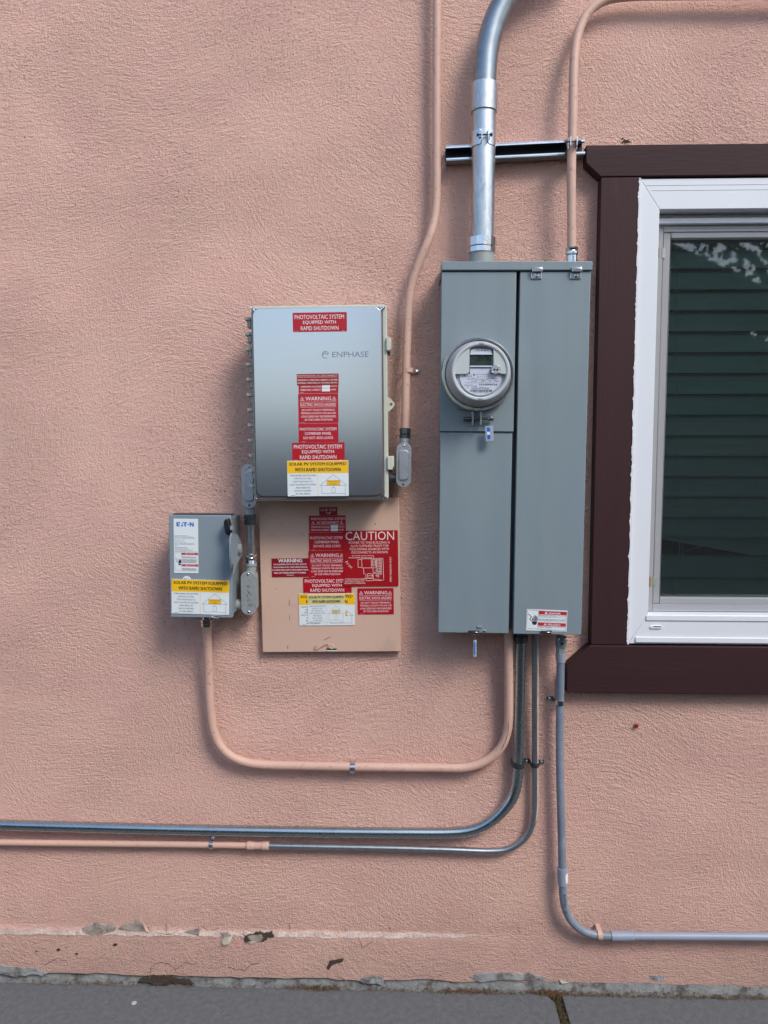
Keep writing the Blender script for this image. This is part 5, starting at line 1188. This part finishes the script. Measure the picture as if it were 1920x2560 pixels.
# 10. grey pvc
c8 = thing('conduit', 'grey plastic conduit dropping beside the window then turning right', 'conduit', P(1404, 2100, .03))
rV = pipe(c8, [(1401.5, 1650, .050), (1401, 1700, .045), (1400, 1760, .038), (1399.5, 1850, .036), (1400.5, 1950, .036), (1404, 2080, .036), (1406, 2180, .036), (1407, 2211, .036)], 20, 'pvc')
pipe(c8, [(1406, 2200, .036), (1407.5, 2235, .036), (1411, 2262, .036), (1420, 2288, .035), (1436, 2311, .034), (1458, 2327, .033), (1487, 2337, .032), (1530, 2340, .032)], 20, 'pvc', 'elbow', rfix=rV*.99)
pipe(c8, [(1570, 2340, .032), (1700, 2340.5, .032), (1920, 2342, .032), (2700, 2350, .032)], 20, 'pvclight', 'pipe', rfix=rV)
fit(c8, (1407, 2211, .036), (1406, 2169, .036), [(0, rV), (0, rV+.0032), (1, rV+.0036), (1, rV)], 'pvclight', 'coupling', 28)
fit(c8, (1528, 2340, .032), (1583, 2340, .032), [(0, rV), (0, rV+.0028), (.97, rV+.0026), (1, rV+.0008)], 'pvclight', 'coupling', 28)
fit(c8, (1402, 1654, .050), (1401.5, 1632, .052), [(0, rV+.002), (1, rV+.003)], 'pvclight', 'adapter', 28)
fit(c8, (1401.5, 1634, .052), (1402, 1614, .053), [(0, .0135), (.0, .0145), (1, .0145), (1, .012)], 'castbody', 'adapter_nut', 6, False)
fit(c8, (1402, 1616, .053), (1403, 1592, .055), [(0, .0125), (.0, .0158), (.75, .0158), (.8, .0125), (1, .0165)], 'greydark', 'hub', 20)
for dx_ in (-.010, .009):
    p = P(1404, 1598, .07); MB().rev((p.x+dx_, p.y, p.z), ax, [(0, .004), (.004, .0035), (.005, .002)], 10).build('hub_screw', M['zinc'], c8)
p = P(1405, 1609, .07); MB().rev((p.x, p.y+.001, p.z), ax, [(0, .0046), (.003, .0046), (.003, .003)], 14).build('hub_screw', M['dark'], c8)
# lettering on the elbow, wrapped a little round its front
vs, fs = textmesh('Atkore', .01); e0, e1 = P(1411.5, 2268, .04), P(1408.5, 2233, .04)
m = MB(); wv_ = .0095; dv = (e1-e0); dv.y = 0; side = Vector((dv.z, 0, -dv.x)).normalized()
for_v = []
for u_, v_ in vs:
    s_ = (v_-.5)*wv_; q_ = e0+dv*u_-side*s_ ; for_v.append((q_.x, -(.0355+math.sqrt(max(0, rV**2-s_*s_))+.0007), q_.z))
m.add(for_v, fs); p0 = P(1415, 2277, .04)
for k in range(3):
    a, b = ((-.003, -.003), (.003, -.003)), 0
tri_ = [(-.0035, -.003), (.0035, -.003), (0, .004)]
for (a, b), (c_, e) in zip(tri_, tri_[1:]+tri_[:1]): m.line((p0.x-.001+a, p0.z+b), (p0.x-.001+c_, p0.z+e), .0011, .0355+rV+.0004)
m.build('pipe_lettering', M['ink'], c8)
# torn white sticker on the upper coupling
p = P(1414, 2192, .036); m = MB(); rr3 = rV+.0042; cc = P(1406.5, 2190, .036); vs = []
for j, (z_, a0, a1) in enumerate(((2179, 25, 68), (2186, 18, 72), (2194, 22, 74), (2203, 28, 74))):
    zz = P(1406, z_, .036).z
    for k in range(5):
        a = R(a0+(a1-a0)*k/4); vs.append((cc.x+rr3*math.sin(a), cc.y-rr3*math.cos(a), zz))
m.add(vs, [(j*5+k, j*5+k+1, j*5+6+k, j*5+5+k) for j in range(3) for k in range(4)], True).build('sticker', M['white'], c8, label='torn white sticker on the coupling')
strap(1400, 1755, .038, 'z', rV, -1, 'zinc', 'steel strap on the grey plastic conduit below the window corner', .013)
strap(1499, 2337, .032, 'x', rV, -1, 'pink', 'pink painted strap on the bottom bend of the grey plastic conduit', .014, screwmat='pink')

# ================================================================== ACROSS THE YARD (reflected house and trees, plus added light blockers)
NY = -7.2
def mir(px, py): p = P(px, py, NY); return (p.x, p.z)
(rx0, rz0), (rx1, rz1) = mir(1680, 632), mir(1803, 690)
sl0 = (rz1-rz0)/(rx1-rx0); pkx = rx0-.9; pkz = rz0-sl0*(rx0-pkx); ez = rz1+sl0*.8; ex = rx1+.8; lx = pkx-(ex-pkx)
M['siding'] = paint('grey green siding', (.05, .065, .06), .7, var=.05)
M['roof'] = paint('dark shingles', (.06, .06, .065), .9, var=.2, scale=6)
nh = thing('neighbour_house', 'dark gabled house across the yard, seen only reflected in the window', 'house', (pkx, NY, 0))
MB().add([(lx+.4, NY, -.05), (ex-.4, NY, -.05), (ex-.4, NY, ez+.05), (pkx, NY, pkz-.12), (lx+.4, NY, ez+.05), (lx+.4, NY-6, -.05), (ex-.4, NY-6, -.05), (ex-.4, NY-6, ez+.05), (pkx, NY-6, pkz-.12), (lx+.4, NY-6, ez+.05)],
         [(0, 1, 2, 3, 4), (9, 8, 7, 6, 5), (1, 6, 7, 2), (0, 4, 9, 5)]).build('wall', M['siding'], nh)
for sgn in (-1, 1):
    e_ = ex if sgn > 0 else lx
    vs = [(pkx, NY+.35, pkz), (e_, NY+.35, ez), (e_, NY-6.3, ez), (pkx, NY-6.3, pkz)]; vs += [(x, y, z-.14) for x, y, z in vs]
    MB().add(vs, [(0, 1, 2, 3), (7, 6, 5, 4), (0, 4, 5, 1), (1, 5, 6, 2), (2, 6, 7, 3), (3, 7, 4, 0)]).build('roof', M['roof'], nh)
M['leaf'] = paint('tree leaves', (.05, .08, .03), .7, var=.3, scale=3)
M['bark'] = paint('bark', (.09, .07, .05), .9, var=.2, scale=8)
def tree(bx_, by_, h, r, seed, lab, nl=2600):
    rnd = random.Random(seed); t_ = thing('tree', lab, 'tree', (bx_, by_, -.05), 'trees across the yard')
    m = MB().tube([(bx_, by_, -.05), (bx_+.1, by_, h*.4), (bx_-.1, by_+.1, h*.75)], [.22, .16, .08], 10)
    cl = []
    for k in range(26):
        a = rnd.uniform(0, 6.28); e = rnd.uniform(-.5, 1.2); q = r*rnd.uniform(.35, 1)
        c = Vector((bx_+q*math.cos(a)*math.cos(e), by_+q*math.sin(a)*math.cos(e), h*.72+q*math.sin(e)*.9)); cl.append((c, r*rnd.uniform(.16, .36)))
        m.tube([(bx_, by_, h*rnd.uniform(.3, .6)), tuple((c+Vector((bx_, by_, h*.6)))/2), tuple(c)], [.06, .04, .015], 6)
    m.build('trunk', M['bark'], t_); vs = []; fs = []
    for k in range(nl):
        c, q = rnd.choice(cl); p = c+Vector((rnd.gauss(0, 1), rnd.gauss(0, 1), rnd.gauss(0, .8)))*q*.6
        a = Vector((rnd.uniform(-1, 1), rnd.uniform(-1, 1), rnd.uniform(-1, 1))).normalized()*.07; b = a.orthogonal()*.6
        i = len(vs); vs += [p-a, p+b, p+a, p-b]; fs.append((i, i+1, i+2, i+3))
    MB().add(vs, fs).build('crown', M['leaf'], t_)
tree(rx0+3.7, NY-4, 7.2, 2.4, 3, 'leafy tree right of the neighbour roof, reflected in the window')
tree(ex+5.0, NY-1, 7.0, 2.6, 5, 'rounder leafy tree farther right, reflected in the window')

hd = MB(); rnd = random.Random(9); vs = []; fs = []
for k in range(9000):
    p = Vector((rnd.uniform(ex-.6, ex+7.5), NY+rnd.uniform(-.5, .5), rnd.uniform(-.05, 1)**1*3.4)); p.z *= .9+.1*math.sin(p.x*3)
    a = Vector((rnd.uniform(-1, 1), rnd.uniform(-1, 1), rnd.uniform(-1, 1))).normalized()*.09; b = a.orthogonal()*.7
    i = len(vs); vs += [p-a, p+b, p+a, p-b]; fs.append((i, i+1, i+2, i+3))
hd.add(vs, fs).box(ex-.5, ex+7.4, NY-.25, NY+.25, -.05, 2.9)
tag(hd.build('hedge', M['leaf']), 'tall dark hedge beside the neighbour house, seen only in reflection', 'hedge')  # leaf mass added to keep the right of the window reflection dark

M['fencewood'] = paint('weathered fence board', (.075, .058, .045), .85, var=.2, scale=4, stretch=(8, 8, .6))
fn = thing('fence', 'weathered board fence behind the viewer, seen only in dim reflections', 'fence', (0, -3.3, -.045))  # boards added out of view to block low sky from the lower wall
bm0 = MB().box(-.069, .069, -3.31, -3.29, -.045, 1.85); b0 = bm0.build('board', M['fencewood'], fn)
for k in range(-44, 50):
    b1 = b0 if k == -44 else b0.copy()
    if k > -44: C.objects.link(b1); b1.parent = fn
    b1.location = (k*.145, 0, random.uniform(-.012, .008))
for z in (.3, 1.5): MB().box(-6.5, 7.2, -3.352, -3.312, z, z+.09).build('rail', M['fencewood'], fn)
for k in range(-3, 4): MB().box(k*2-.045, k*2+.045, -3.45, -3.353, -.045, 1.8).build('post', M['fencewood'], fn)
